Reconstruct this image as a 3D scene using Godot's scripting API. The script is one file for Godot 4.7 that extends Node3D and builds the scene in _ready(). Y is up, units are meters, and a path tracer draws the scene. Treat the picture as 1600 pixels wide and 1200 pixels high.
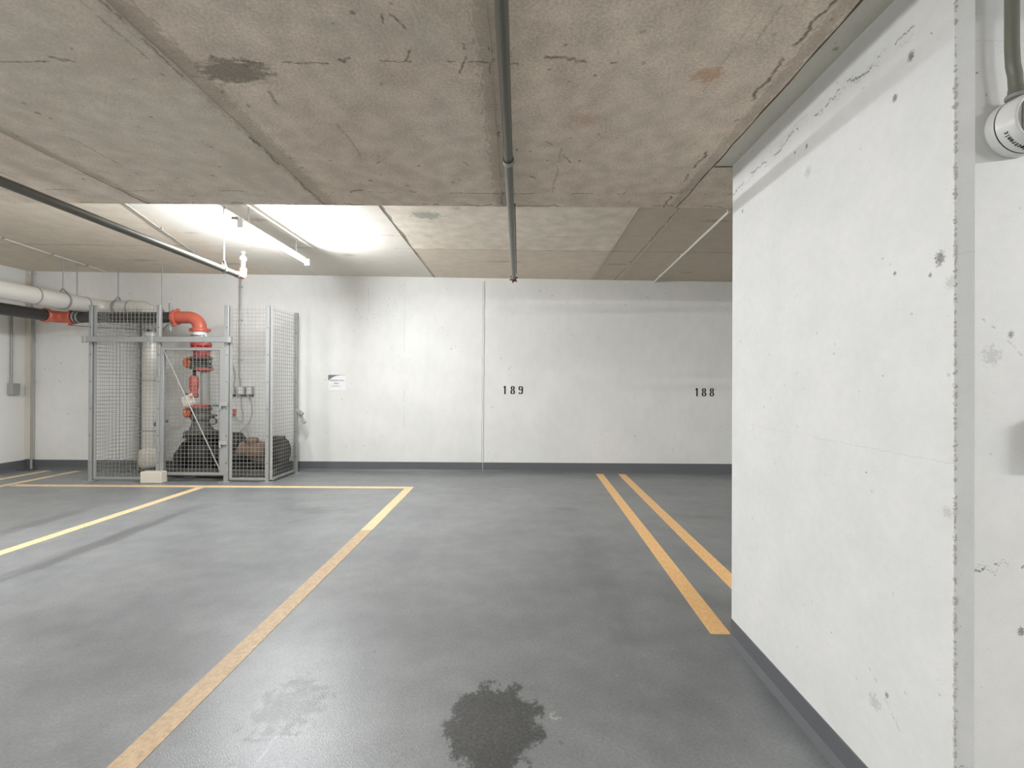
extends Node3D

const CAM_HEIGHT := 1.3
const FOCAL := 720.0            # pixels at 1600 x 1200
const WALL_Z := -6.92           # far wall
const LEFT_X := -7.49           # side wall
const RIGHT_X := 6.0
const REAR_Z := 6.5
const EDGE_Z := -2.955          # far edge of the dropped slab
const EDGE_NEAR := 0.9
const PILLAR_X := 1.102
const PILLAR_FAR := -2.391
const PILLAR_NEAR := -1.155

var used := {}
var M := {}
var rng := RandomNumberGenerator.new()


func _ready() -> void:
	rng.seed = 188189
	view_and_light()
	materials()
	shell()
	floor_lines()
	ceiling_light(Vector3(-2.445, 2.70, -4.68), 0.0, 1.27, up_y(-2.4) - 0.002, "lit bare fluorescent tube fixture hanging near the far white wall", LAMP)
	# further tube fittings, all unseen; those under the slab are added as fill light
	ceiling_light(Vector3(-5.2, 2.31, -2.2), 0.0, 1.27, low_y(-5.1) - 0.002, "unseen fill tube added under the dropped slab near the side wall", LAMP * 0.95)
	ceiling_light(Vector3(3.9, 2.29, 0.5), PI / 2, 1.27, low_y(4.7) - 0.002, "unseen fill tube added under the dropped slab past the pillar", LAMP * 0.8)
	ceiling_light(Vector3(-2.6, 2.31, 0.3), 0.0, 1.27, low_y(-2.5) - 0.002, "unseen fill tube added under the dropped slab beside the photographer", LAMP * 0.55)
	ceiling_light(Vector3(4.2, 2.70, 3.5), PI / 2, 1.27, up_y(4.9) - 0.002, "tube fixture over the aisle behind the photographer", LAMP * 0.75)
	sprinkler_pipes()
	pipework()
	cage()
	pump()
	wall_things()
	pillar_things()


# ---------------------------------------------------------------- camera and light
const LAMP := 5.4

func view_and_light() -> void:
	var cam := Camera3D.new()
	cam.name = "camera"
	cam.fov = rad_to_deg(2.0 * atan(600.0 / FOCAL))
	cam.near = 0.02
	cam.far = 60.0
	var b := Basis(Vector3.UP, atan(10.0 / FOCAL)) * Basis(Vector3.RIGHT, atan(2.0 / FOCAL)) * Basis(Vector3.BACK, 0.004)
	cam.transform = Transform3D(b, Vector3(0, CAM_HEIGHT, 0))
	add_child(cam)
	cam.current = true
	var env := Environment.new()
	env.background_mode = Environment.BG_COLOR
	env.background_color = Color(0.02, 0.02, 0.02)
	env.tonemap_mode = Environment.TONE_MAPPER_LINEAR
	env.tonemap_exposure = 1.14
	env.sdfgi_enabled = true
	env.ssao_enabled = true
	env.ssil_enabled = true
	var we := WorldEnvironment.new()
	we.name = "world_environment"
	we.environment = env
	add_child(we)


# ---------------------------------------------------------------- naming
func numbered(called: String) -> String:
	if not used.has(called):
		used[called] = 0
		return called
	used[called] += 1
	return "%s_%03d" % [called, used[called]]


func tag(o: Node, label: String, category: String, group := "", kind := "") -> void:
	o.set_meta("label", label)
	if category != "":
		o.set_meta("category", category)
	if group != "":
		o.set_meta("group", group)
	if kind != "":
		o.set_meta("kind", kind)


func thing(called: String, label: String, category: String, at := Vector3.ZERO, group := "", kind := "") -> Node3D:
	var o := Node3D.new()
	o.name = numbered(called)
	add_child(o)
	o.position = at
	tag(o, label, category, group, kind)
	return o


func obj(called: String, st: SurfaceTool, m: Material, parent: Node = self) -> MeshInstance3D:
	var o := MeshInstance3D.new()
	o.name = numbered(called) if parent == self else called
	o.mesh = st.commit()
	o.material_override = m
	o.cast_shadow = GeometryInstance3D.SHADOW_CASTING_SETTING_ON
	parent.add_child(o, true)
	return o


func struct(called: String, st: SurfaceTool, m: Material, label: String, category: String) -> MeshInstance3D:
	var o := obj(called, st, m)
	tag(o, label, category, "", "structure")
	return o


# ---------------------------------------------------------------- mesh helpers
func new_st() -> SurfaceTool:
	var st := SurfaceTool.new()
	st.begin(Mesh.PRIMITIVE_TRIANGLES)
	return st


func tri(st: SurfaceTool, a: Vector3, b: Vector3, c: Vector3, na: Vector3, nb: Vector3, nc: Vector3, ua := Vector2.ZERO, ub := Vector2.ZERO, uc := Vector2.ZERO) -> void:
	if (b - a).cross(c - a).dot(na + nb + nc) > 0.0:
		var t := b
		b = c
		c = t
		t = nb
		nb = nc
		nc = t
		var u := ub
		ub = uc
		uc = u
	for k in 3:
		var w: Vector2 = [ua, ub, uc][k]
		st.set_normal([na, nb, nc][k])
		st.set_uv(w)
		st.set_uv2(w)
		st.add_vertex([a, b, c][k])


func quad(st: SurfaceTool, a: Vector3, b: Vector3, c: Vector3, d: Vector3, n: Vector3, ua := Vector2.ZERO, ub := Vector2.ZERO, uc := Vector2.ZERO, ud := Vector2.ZERO) -> void:
	tri(st, a, b, c, n, n, n, ua, ub, uc)
	tri(st, a, c, d, n, n, n, ua, uc, ud)


# hexahedron from a lower and an upper ring of four corners; uv by a callable of the position and the normal
func hexa(st: SurfaceTool, lo: Array, hi: Array, uv: Callable) -> void:
	var mid := Vector3.ZERO
	for p in lo + hi:
		mid += p / 8.0
	var faces := [[lo[0], lo[1], lo[2], lo[3]], [hi[0], hi[1], hi[2], hi[3]]]
	for k in 4:
		faces.append([lo[k], lo[(k + 1) % 4], hi[(k + 1) % 4], hi[k]])
	for f in faces:
		var n: Vector3 = (f[1] - f[0]).cross(f[2] - f[0]).normalized()
		var c: Vector3 = (f[0] + f[1] + f[2] + f[3]) / 4.0
		if n.dot(c - mid) < 0:
			n = -n
		quad(st, f[0], f[1], f[2], f[3], n, uv.call(f[0], n), uv.call(f[1], n), uv.call(f[2], n), uv.call(f[3], n))


func plain_uv(p: Vector3, n: Vector3) -> Vector2:
	if absf(n.y) > 0.6:
		return Vector2(p.x, p.z)
	return Vector2(p.z, -p.y) if absf(n.x) > 0.6 else Vector2(p.x, -p.y)


# box with chamfered edges
func box(st: SurfaceTool, at: Vector3, size: Vector3, bevel := 0.0, turn := Basis.IDENTITY) -> void:
	var h := size / 2.0
	var b := minf(bevel, minf(h.x, minf(h.y, h.z)) * 0.9)
	var corner := func(s: Vector3, axis: int) -> Vector3:
		var v := Vector3(s.x * h.x, s.y * h.y, s.z * h.z)
		for k in 3:
			if k != axis:
				v[k] -= s[k] * b
		return at + turn * v
	var sg := [-1.0, 1.0]
	for axis in 3:
		var u := (axis + 1) % 3
		var w := (axis + 2) % 3
		for s in sg:
			var pts := []
			for q in [[-1.0, -1.0], [1.0, -1.0], [1.0, 1.0], [-1.0, 1.0]]:
				var v := Vector3.ZERO
				v[axis] = s
				v[u] = q[0]
				v[w] = q[1]
				pts.append(corner.call(v, axis))
			var n := Vector3.ZERO
			n[axis] = s
			n = turn * n
			quad(st, pts[0], pts[1], pts[2], pts[3], n, plain_uv(pts[0], n), plain_uv(pts[1], n), plain_uv(pts[2], n), plain_uv(pts[3], n))
	if b <= 0.0:
		return
	for axis in 3:                       # edges along this axis
		var u := (axis + 1) % 3
		var w := (axis + 2) % 3
		for su in sg:
			for sw in sg:
				var p := Vector3.ZERO
				var q := Vector3.ZERO
				p[axis] = -1.0
				q[axis] = 1.0
				p[u] = su
				q[u] = su
				p[w] = sw
				q[w] = sw
				var n := Vector3.ZERO
				n[u] = su
				n[w] = sw
				n = (turn * n).normalized()
				quad(st, corner.call(p, u), corner.call(q, u), corner.call(q, w), corner.call(p, w), n)
	for sx in sg:
		for sy in sg:
			for sz in sg:
				var s := Vector3(sx, sy, sz)
				var n := (turn * s).normalized()
				tri(st, corner.call(s, 0), corner.call(s, 1), corner.call(s, 2), n, n, n)


# revolve a profile of (radius, height) about the y axis of a frame
func lathe(st: SurfaceTool, profile: Array, frame: Transform3D, segs := 24, smooth := false) -> void:
	var np := profile.size()
	var fn := []
	for k in np - 1:
		var d: Vector2 = profile[k + 1] - profile[k]
		fn.append(Vector2(d.y, -d.x).normalized() if d.length() > 0 else Vector2(1, 0))
	for k in np - 1:
		var a: Vector2 = profile[k]
		var b: Vector2 = profile[k + 1]
		var n0: Vector2 = fn[k]
		var n1: Vector2 = fn[k]
		if smooth:
			if k > 0:
				n0 = (fn[k] + fn[k - 1]).normalized()
			if k < np - 2:
				n1 = (fn[k] + fn[k + 1]).normalized()
		for s in segs:
			var t0 := TAU * s / segs
			var t1 := TAU * (s + 1) / segs
			var e0 := Vector3(cos(t0), 0, sin(t0))
			var e1 := Vector3(cos(t1), 0, sin(t1))
			var p := [e0 * a.x + Vector3.UP * a.y, e1 * a.x + Vector3.UP * a.y, e1 * b.x + Vector3.UP * b.y, e0 * b.x + Vector3.UP * b.y]
			var n := [e0 * n0.x + Vector3.UP * n0.y, e1 * n0.x + Vector3.UP * n0.y, e1 * n1.x + Vector3.UP * n1.y, e0 * n1.x + Vector3.UP * n1.y]
			for i in 4:
				p[i] = frame * p[i]
				n[i] = (frame.basis * n[i]).normalized()
			var uu := [Vector2(float(s) / segs, a.y), Vector2(float(s + 1) / segs, a.y), Vector2(float(s + 1) / segs, b.y), Vector2(float(s) / segs, b.y)]
			if a.x > 1e-6:
				tri(st, p[0], p[1], p[2], n[0], n[1], n[2], uu[0], uu[1], uu[2])
			if b.x > 1e-6:
				tri(st, p[0], p[2], p[3], n[0], n[2], n[3], uu[0], uu[2], uu[3])


# a frame whose y axis points along d
func along(at: Vector3, d: Vector3) -> Transform3D:
	var y := d.normalized()
	var x := y.cross(Vector3(0.31, 0.2, 0.93)).normalized()
	return Transform3D(Basis(x, y, x.cross(y)), at)


func disc(st: SurfaceTool, at: Vector3, axis: Vector3, r: float, thick: float, segs := 20, bevel := 0.15) -> void:
	var b := thick * bevel
	lathe(st, [Vector2(0, -thick / 2), Vector2(r - b, -thick / 2), Vector2(r, -thick / 2 + b), Vector2(r, thick / 2 - b), Vector2(r - b, thick / 2), Vector2(0, thick / 2)], along(at, axis), segs)


func sweep(st: SurfaceTool, pts: Array, r: float, segs := 12, caps := true) -> void:
	var n := pts.size()
	var dirs := []
	for k in n:
		var d: Vector3 = Vector3.ZERO
		if k > 0:
			d += (pts[k] - pts[k - 1]).normalized()
		if k < n - 1:
			d += (pts[k + 1] - pts[k]).normalized()
		dirs.append(d.normalized())
	var side: Vector3 = dirs[0].cross(Vector3.UP)
	if side.length() < 0.1:
		side = dirs[0].cross(Vector3.RIGHT)
	side = side.normalized()
	var rings := []
	var norms := []
	for k in n:
		var d: Vector3 = dirs[k]
		side = (side - d * side.dot(d)).normalized()
		var up := d.cross(side)
		var ring := []
		var nr := []
		for s in segs + 1:
			var t := TAU * s / segs
			var e := side * cos(t) + up * sin(t)
			nr.append(e)
			ring.append(pts[k] + e * r)
		rings.append(ring)
		norms.append(nr)
	var run := 0.0
	for k in n - 1:
		var next: float = run + (pts[k + 1] - pts[k]).length()
		for s in segs:
			var u0 := Vector2(float(s) / segs, run)
			var u1 := Vector2(float(s + 1) / segs, run)
			var u2 := Vector2(float(s + 1) / segs, next)
			var u3 := Vector2(float(s) / segs, next)
			tri(st, rings[k][s], rings[k][s + 1], rings[k + 1][s + 1], norms[k][s], norms[k][s + 1], norms[k + 1][s + 1], u0, u1, u2)
			tri(st, rings[k][s], rings[k + 1][s + 1], rings[k + 1][s], norms[k][s], norms[k + 1][s + 1], norms[k + 1][s], u0, u2, u3)
		run = next
	if caps:
		for e in [[0, -1.0], [n - 1, 1.0]]:
			var nn: Vector3 = dirs[e[0]] * e[1]
			for s in segs:
				tri(st, pts[e[0]], rings[e[0]][s], rings[e[0]][s + 1], nn, nn, nn)


# round the inner corners of a polyline
func rounded(pts: Array, r: float, steps := 8) -> Array:
	var out := [pts[0]]
	for k in range(1, pts.size() - 1):
		var p: Vector3 = pts[k]
		var a: Vector3 = (pts[k - 1] - p).normalized()
		var b: Vector3 = (pts[k + 1] - p).normalized()
		var half := a.angle_to(b) / 2.0
		var cut := r / tan(half)
		var c := p + (a + b).normalized() * (r / sin(half))
		var from: Vector3 = p + a * cut - c
		var to: Vector3 = p + b * cut - c
		for s in steps + 1:
			out.append(c + from.slerp(to, float(s) / steps))
	out.append(pts[-1])
	return out


func bar(st: SurfaceTool, a: Vector3, b: Vector3, w: float, t: float, bevel := 0.0) -> void:   # rectangular bar between two points
	var y := (b - a).normalized()
	var x := y.cross(Vector3.BACK)
	if x.length() < 0.05:
		x = y.cross(Vector3.UP)
	x = x.normalized()
	box(st, (a + b) / 2.0, Vector3(w, (b - a).length(), t), bevel, Basis(x, y, x.cross(y)))


func lettering(text: String, height: float, depth := 0.0012, serif := false) -> TextMesh:
	var f := SystemFont.new()
	f.font_names = PackedStringArray(["Droid Serif" if serif else "Droid Sans"])
	f.font_weight = 700
	var t := TextMesh.new()
	t.text = text
	t.font = f
	t.font_size = 32
	t.pixel_size = height / 23.0
	t.depth = depth
	return t


func text_node(called: String, text: String, height: float, m: Material, parent: Node, at: Transform3D) -> MeshInstance3D:
	var o := MeshInstance3D.new()
	o.name = called
	o.mesh = lettering(text, height)
	o.material_override = m
	parent.add_child(o, true)
	o.transform = at
	return o


# ---------------------------------------------------------------- materials
func mat(color: Color, rough: float, metal := 0.0) -> StandardMaterial3D:
	var m := StandardMaterial3D.new()
	m.albedo_color = color
	m.roughness = rough
	m.metallic = metal
	return m


func rgb8(r: float, g: float, b: float) -> Color:
	return Color(r / 255.0, g / 255.0, b / 255.0)


func noise(seed_: int, freq: float, w: int, h: int, octaves := 4, stretch := Vector2.ONE) -> PackedByteArray:
	var n := FastNoiseLite.new()
	n.seed = seed_
	n.frequency = freq
	n.noise_type = FastNoiseLite.TYPE_SIMPLEX_SMOOTH
	n.fractal_octaves = octaves
	var im := n.get_image(int(w / stretch.x), int(h / stretch.y), false, false, true)
	if stretch != Vector2.ONE:
		im.resize(w, h, Image.INTERPOLATE_CUBIC)
	return im.get_data()


# mottled ground: two tones mixed by coarse noise, then varied by middle and fine noise
func mottled(w: int, h: int, c0: Color, c1: Color, coarse: PackedByteArray, middle: PackedByteArray, fine: PackedByteArray, k_mid: float, k_fine: float) -> Image:
	var data := PackedByteArray()
	data.resize(w * h * 3)
	var a := [c0.r * 255.0, c0.g * 255.0, c0.b * 255.0]
	var d := [(c1.r - c0.r) * 255.0, (c1.g - c0.g) * 255.0, (c1.b - c0.b) * 255.0]
	var a0: float = a[0]
	var a1: float = a[1]
	var a2: float = a[2]
	var d0: float = d[0]
	var d1: float = d[1]
	var d2: float = d[2]
	var km := k_mid / 128.0
	var kf := k_fine / 128.0
	var j := 0
	for i in w * h:
		var t := coarse[i] / 255.0
		var v := 1.0 + (middle[i] - 128) * km + (fine[i] - 128) * kf
		data[j] = clampi(int((a0 + d0 * t) * v), 0, 255)
		data[j + 1] = clampi(int((a1 + d1 * t) * v), 0, 255)
		data[j + 2] = clampi(int((a2 + d2 * t) * v), 0, 255)
		j += 3
	return Image.create_from_data(w, h, false, Image.FORMAT_RGB8, data)


func dab(im: Image, x: int, y: int, c: Color, a: float) -> void:
	if x >= 0 and y >= 0 and x < im.get_width() and y < im.get_height():
		im.set_pixel(x, y, im.get_pixel(x, y).lerp(c, clampf(a, 0.0, 1.0)))


var edge_noise := FastNoiseLite.new()

# an irregular stain with a ragged outline; centre and radii in pixels
func stain(im: Image, cx: float, cy: float, rx: float, ry: float, c: Color, alpha: float, ragged := 0.5, soft := 0.35, turn := 0.0) -> void:
	edge_noise.seed = int(cx * 7 + cy * 13)
	edge_noise.frequency = 2.2
	var big := maxf(rx, ry) * 1.6
	for y in range(maxi(0, int(cy - big)), mini(im.get_height(), int(cy + big))):
		for x in range(maxi(0, int(cx - big)), mini(im.get_width(), int(cx + big))):
			var p := Vector2(x - cx, y - cy).rotated(-turn)
			var q := Vector2(p.x / rx, p.y / ry)
			var l := q.length()
			if l > 1.7:
				continue
			l += edge_noise.get_noise_2d(q.x, q.y) * ragged + edge_noise.get_noise_2d(q.x * 6.0, q.y * 6.0) * ragged * 0.5
			var a := smoothstep(1.0, 1.0 - soft, l)
			if a > 0.0:
				var grain := 0.75 + 0.5 * edge_noise.get_noise_2d(x * 0.31, y * 0.31)
				dab(im, x, y, c, a * alpha * grain)


# a broken crack or joint along points (pixels)
func crack(im: Image, pts: Array, c: Color, alpha: float, width: float, jitter: float, gaps: float) -> void:
	for k in pts.size() - 1:
		var a: Vector2 = pts[k]
		var b: Vector2 = pts[k + 1]
		var n := int(a.distance_to(b)) + 1
		var off := 0.0
		var on := 1.0
		for s in n:
			off = clampf(off + rng.randf_range(-1, 1) * jitter * 0.4, -jitter, jitter)
			if rng.randf() < 0.06:
				on = 0.0 if rng.randf() < gaps else rng.randf_range(0.4, 1.0)
			if on == 0.0:
				continue
			var p := a.lerp(b, float(s) / n) + (b - a).normalized().orthogonal() * off
			var w := width * rng.randf_range(0.5, 1.3)
			for dy in range(-int(ceil(w)), int(ceil(w)) + 1):
				for dx in range(-int(ceil(w)), int(ceil(w)) + 1):
					var d := Vector2(dx, dy).length()
					if d <= w:
						dab(im, int(p.x) + dx, int(p.y) + dy, c, alpha * on * (1.0 - 0.6 * d / maxf(w, 0.5)))


func specks(im: Image, n: int, c: Color, r0: float, r1: float, alpha: float, rect := Rect2()) -> void:
	if rect.size == Vector2.ZERO:
		rect = Rect2(0, 0, im.get_width(), im.get_height())
	for k in n:
		var p := rect.position + Vector2(rng.randf() * rect.size.x, rng.randf() * rect.size.y)
		var r := lerpf(r0, r1, pow(rng.randf(), 3.0))
		var e := rng.randf_range(0.5, 1.0)
		var t := rng.randf() * PI
		var a := alpha * rng.randf_range(0.3, 1.0)
		for dy in range(-int(r) - 1, int(r) + 2):
			for dx in range(-int(r) - 1, int(r) + 2):
				var q := Vector2(dx, dy).rotated(t)
				q.y /= e
				if q.length() <= r + 0.3:
					dab(im, int(p.x) + dx, int(p.y) + dy, c, a * (1.0 if q.length() < r * 0.7 else 0.6))


func painted(im: Image, rough: float) -> StandardMaterial3D:
	im.generate_mipmaps()
	var m := mat(Color.WHITE, rough)
	m.albedo_texture = ImageTexture.create_from_image(im)
	return m


func grain_texture(seed_: int, freq: float) -> NoiseTexture2D:
	var n := FastNoiseLite.new()
	n.seed = seed_
	n.frequency = freq
	n.fractal_octaves = 3
	var t := NoiseTexture2D.new()
	t.width = 512
	t.height = 512
	t.seamless = true
	t.as_normal_map = true
	t.bump_strength = 3.0
	t.noise = n
	return t


# pictures cover: floor x -8..4, z -7..-1; wall x -7.5..6, y 0..3; dropped slab x -4..4, z -3..0; ceiling x -7.5..6, z -7..-3
func floor_px(x: float, z: float) -> Vector2:
	return Vector2((x + 8.0) / 12.0 * 2048.0, (z + 7.0) / 6.0 * 1024.0)


func wall_px(x: float, y: float) -> Vector2:
	return Vector2((x + 7.5) / 13.5 * 2048.0, (3.0 - y) / 3.0 * 456.0)


func slab_px(x: float, z: float) -> Vector2:
	return Vector2((x + 4.0) / 8.0 * 2048.0, (z + 3.0) / 3.0 * 768.0)


func ceil_px(x: float, z: float) -> Vector2:
	return Vector2((x + 7.5) / 13.5 * 2048.0, (z + 7.0) / 4.0 * 608.0)


func pillar_px(z: float, y: float) -> Vector2:
	return Vector2((z + 2.4) / 1.25 * 640.0, (2.5 - y) / 2.5 * 1280.0)


func materials() -> void:
	# ---- floor coating
	var w := 2048
	var h := 1024
	var im := mottled(w, h, rgb8(122, 125, 126), rgb8(140, 143, 143), noise(3, 0.006, w, h, 4, Vector2(1, 0.5)), noise(5, 0.03, w, h, 4), noise(7, 0.4, w, h, 2), 0.05, 0.10)
	var tyre := rgb8(62, 63, 62)
	for s in [[-3.41, -2.6, -5.0, 0.13, 0.5], [-4.48, -3.6, -4.95, 0.14, 0.36], [-2.05, -4.2, -4.9, 0.2, 0.16], [-0.85, -2.4, -5.0, 0.16, 0.10], [0.55, -1.6, -5.0, 0.16, 0.14]]:
		var m0 := floor_px(s[0], (s[1] + s[2]) / 2.0)
		stain(im, m0.x, m0.y, s[3] * 170.7, absf(s[2] - s[1]) / 2.0 * 170.7, tyre, s[4], 0.35, 0.7)
	for s in [[-2.1, -4.72, 0.5, 0.17, 0.25], [0.5, -4.87, 0.16, 0.1, 0.3], [1.9, -4.6, 0.3, 0.1, 0.2], [-0.1, -5.9, 0.2, 0.06, 0.2], [0.9, -2.0, 0.5, 0.3, 0.12], [-1.9, -2.2, 0.6, 0.3, 0.10], [-3.1, -2.2, 0.6, 0.5, 0.12]]:
		var m1 := floor_px(s[0], s[1])
		stain(im, m1.x, m1.y, s[2] * 170.7, s[3] * 170.7, tyre, s[4], 0.5, 0.6)
	var wet := floor_px(-0.09, -1.78)
	stain(im, wet.x, wet.y, 0.19 * 170.7, 0.235 * 170.7, rgb8(48, 49, 48), 0.9, 0.35, 0.14)
	wet = floor_px(-0.92, -1.86)
	stain(im, wet.x, wet.y, 0.16 * 170.7, 0.20 * 170.7, rgb8(60, 61, 60), 0.7, 0.6, 0.5)
	var sc := floor_px(0.151, -1.821)
	for k in 26:
		var t := k / 26.0 * 4.4 + 0.4
		dab(im, int(sc.x + cos(t) * 3.2 + rng.randf_range(-1, 1)), int(sc.y + sin(t) * 3.2 + rng.randf_range(-1, 1)), rgb8(190, 190, 186), 0.6)
	specks(im, 260, rgb8(180, 182, 180), 0.3, 1.2, 0.5)
	specks(im, 500, rgb8(60, 60, 60), 0.3, 1.6, 0.4)
	im.generate_mipmaps()
	var fm := mat(Color.WHITE, 0.34)
	fm.metallic_specular = 0.62
	fm.detail_enabled = true
	fm.detail_albedo = ImageTexture.create_from_image(im)
	fm.detail_uv_layer = BaseMaterial3D.DETAIL_UV_2
	fm.detail_blend_mode = BaseMaterial3D.BLEND_MODE_MIX
	fm.uv1_triplanar = true
	fm.uv1_world_triplanar = true
	fm.uv1_scale = Vector3(5, 5, 5)
	fm.normal_enabled = true
	fm.normal_texture = grain_texture(21, 0.06)
	fm.normal_scale = 0.45
	M.floor = fm

	# ---- white painted concrete of the far wall
	w = 2048
	h = 456
	im = mottled(w, h, rgb8(226, 227, 223), rgb8(235, 235, 231), noise(31, 0.008, w, h, 3), noise(33, 0.05, w, h, 3, Vector2(1, 2)), noise(35, 0.3, w, h, 2), 0.010, 0.012)
	specks(im, 520, rgb8(150, 150, 144), 0.3, 1.7, 0.55)
	specks(im, 130, rgb8(90, 88, 82), 0.3, 1.3, 0.7)
	for s in [[-2.0, 2.5], [-2.2, 2.2], [-1.0, 2.0], [0.6, 2.6], [1.4, 2.4], [-6.8, 1.2], [-7.0, 1.5]]:
		var p: Vector2 = wall_px(s[0], s[1])
		specks(im, 14, rgb8(120, 118, 112), 0.3, 1.8, 0.6, Rect2(p - Vector2(45, 30), Vector2(90, 60)))
	for s in [[[-1.716, 2.85], [-1.72, 0.2]], [[-2.27, 2.75], [-2.27, 1.9]]]:
		crack(im, [wall_px(s[0][0], s[0][1]), wall_px(s[1][0], s[1][1])], rgb8(170, 170, 164), 0.5, 0.6, 0.6, 0.5)
	M.wall_back = painted(im, 0.55)

	# ---- pillar face
	w = 640
	h = 1280
	im = mottled(w, h, rgb8(228, 229, 226), rgb8(236, 236, 233), noise(41, 0.006, w, h, 3), noise(43, 0.04, w, h, 3), noise(45, 0.3, w, h, 2), 0.010, 0.014)
	specks(im, 170, rgb8(165, 165, 160), 0.4, 3.0, 0.5)
	specks(im, 46, rgb8(96, 94, 88), 0.4, 2.6, 0.75)
	var line := []
	for p in [[-2.39, 2.285], [-2.195, 2.311], [-2.004, 2.297], [-1.843, 2.327], [-1.672, 2.312], [-1.544, 2.319], [-1.461, 2.304], [-1.3, 2.301]]:
		line.append(pillar_px(p[0], p[1]))
	crack(im, line, rgb8(98, 96, 90), 0.8, 1.3, 5.0, 0.35)
	crack(im, line, rgb8(120, 118, 110), 0.6, 0.8, 11.0, 0.6)
	for p in [[-1.856, 2.236, 3], [-1.782, 2.223, 4], [-1.312, 2.232, 6], [-1.367, 2.149, 5], [-1.222, 1.638, 8], [-1.366, 1.633, 3], [-1.393, 0.382, 4], [-1.25, 1.60, 3], [-2.287, 2.164, 4]]:
		var q := pillar_px(p[0], p[1])
		stain(im, q.x, q.y, p[2], p[2] * 1.3, rgb8(92, 90, 84), 0.85, 0.7, 0.5)
	for p in [[-1.774, 2.121, 11], [-1.19, 1.569, 10], [-1.20, 0.98, 9], [-1.44, 0.33, 14]]:
		var q := pillar_px(p[0], p[1])
		stain(im, q.x, q.y, p[2], p[2], rgb8(170, 170, 166), 0.5, 0.9, 0.6)
	crack(im, [pillar_px(-1.46, 0.42), pillar_px(-1.33, 0.30)], rgb8(150, 150, 146), 0.6, 1.0, 2.0, 0.4)
	crack(im, [pillar_px(-2.2, 1.115), pillar_px(-1.17, 1.105)], rgb8(205, 205, 202), 0.7, 0.7, 0.8, 0.1)
	M.pillar = painted(im, 0.55)

	# ---- raw concrete of the dropped slab
	w = 2048
	h = 768
	im = mottled(w, h, rgb8(218, 202, 184), rgb8(230, 217, 200), noise(51, 0.004, w, h, 4), noise(53, 0.025, w, h, 5), noise(55, 0.3, w, h, 3), 0.075, 0.11)
	for k in 60:       # pale and greenish blotches of old form oil
		stain(im, rng.randf() * w, rng.randf() * h, rng.randf_range(30, 140), rng.randf_range(20, 90), [rgb8(200, 198, 183), rgb8(230, 219, 204), rgb8(202, 184, 166)][k % 3], 0.30, 0.8, 0.8)
	for b in [[-2.41, -1.26, 0.32], [-3.6, -2.41, 0.18]]:    # greyer sheets of formwork on one side
		var p0 := slab_px(b[0], -3.0)
		var p1 := slab_px(b[1], 0.0)
		for y in h:
			for x in range(int(p0.x), int(p1.x)):
				dab(im, x, y, rgb8(194, 191, 177), b[2] * (0.7 + 0.6 * edge_noise.get_noise_2d(x * 0.02, y * 0.02)))
	for k in 70:       # pale scratches and dark drags left by the boards, along the boards
		var p := slab_px(rng.randf_range(-3.9, -1.3) if k < 50 else rng.randf_range(-1.3, 1.0), rng.randf_range(-2.95, -1.0))
		crack(im, [p, p + Vector2(rng.randf_range(-5, 5), rng.randf_range(30, 150))], rgb8(226, 216, 202) if k % 3 else rgb8(150, 142, 126), 0.4, rng.randf_range(0.8, 2.2), 2.0, 0.4)
	for b in [[-1.225, 0.05, 0.35], [-0.10, 0.05, 0.35], [-2.39, 0.03, 0.25], [0.97, 0.025, 0.3]]:     # darker ragged bands along the sheet joints
		var c0 := slab_px(b[0], -3.0)
		for y in h:
			for x in range(int(c0.x - b[1] * 256.0 * 2.0), int(c0.x + b[1] * 256.0 * 2.0)):
				var e: float = absf(x - c0.x) / (b[1] * 256.0) + edge_noise.get_noise_2d(x * 0.15, y * 0.03) * 0.9
				if e < 1.0:
					dab(im, x, y, rgb8(140, 128, 112), b[2] * (0.6 + 0.8 * absf(edge_noise.get_noise_2d(x * 0.3, y * 0.3))))
	var g0 := slab_px(1.01, -2.42)
	var g1 := slab_px(1.3, 0.0)
	for y in range(int(g0.y), h):
		for x in range(int(g0.x), int(g1.x)):
			dab(im, x, y, rgb8(206, 207, 197), 0.75)
	var dark := rgb8(84, 70, 58)
	for z in [-2.745, -1.63]:
		crack(im, [slab_px(-4, z), slab_px(4, z - 0.01)], dark, 0.6, 1.0, 2.0, 0.75)
		crack(im, [slab_px(-4, z + 0.01), slab_px(4, z)], dark, 0.4, 1.8, 5.0, 0.9)
	crack(im, [slab_px(-4, -2.935), slab_px(4, -2.935)], dark, 0.5, 1.6, 4.0, 0.7)
	for x in [-2.41, -1.26, -0.1, 0.92]:
		crack(im, [slab_px(x, -3), slab_px(x, 0)], dark, 0.45, 1.6, 3.0, 0.55)
	for k in 18:
		var p := slab_px(rng.randf_range(-1.6, 1.4), rng.randf_range(-2.95, -1.4))
		crack(im, [p, p + Vector2(rng.randf_range(-14, 14), rng.randf_range(6, 22))], dark, 0.55, 1.0, 1.5, 0.4)
	specks(im, 900, rgb8(110, 96, 82), 0.4, 3.0, 0.5)
	specks(im, 150, rgb8(70, 60, 50), 0.4, 3.5, 0.7)
	specks(im, 300, rgb8(214, 204, 190), 0.4, 1.6, 0.4)
	var o := slab_px(0.69, -1.70)
	stain(im, o.x, o.y, 17, 13, rgb8(196, 150, 112), 0.75, 0.7, 0.6)
	o = slab_px(0.28, -1.98)
	stain(im, o.x, o.y, 26, 14, rgb8(178, 140, 112), 0.4, 0.7, 0.7)
	o = slab_px(-1.06, -1.69)
	stain(im, o.x, o.y, 40, 20, rgb8(112, 104, 90), 0.8, 0.5, 0.4, 0.1)
	M.slab = painted(im, 0.8)

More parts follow.
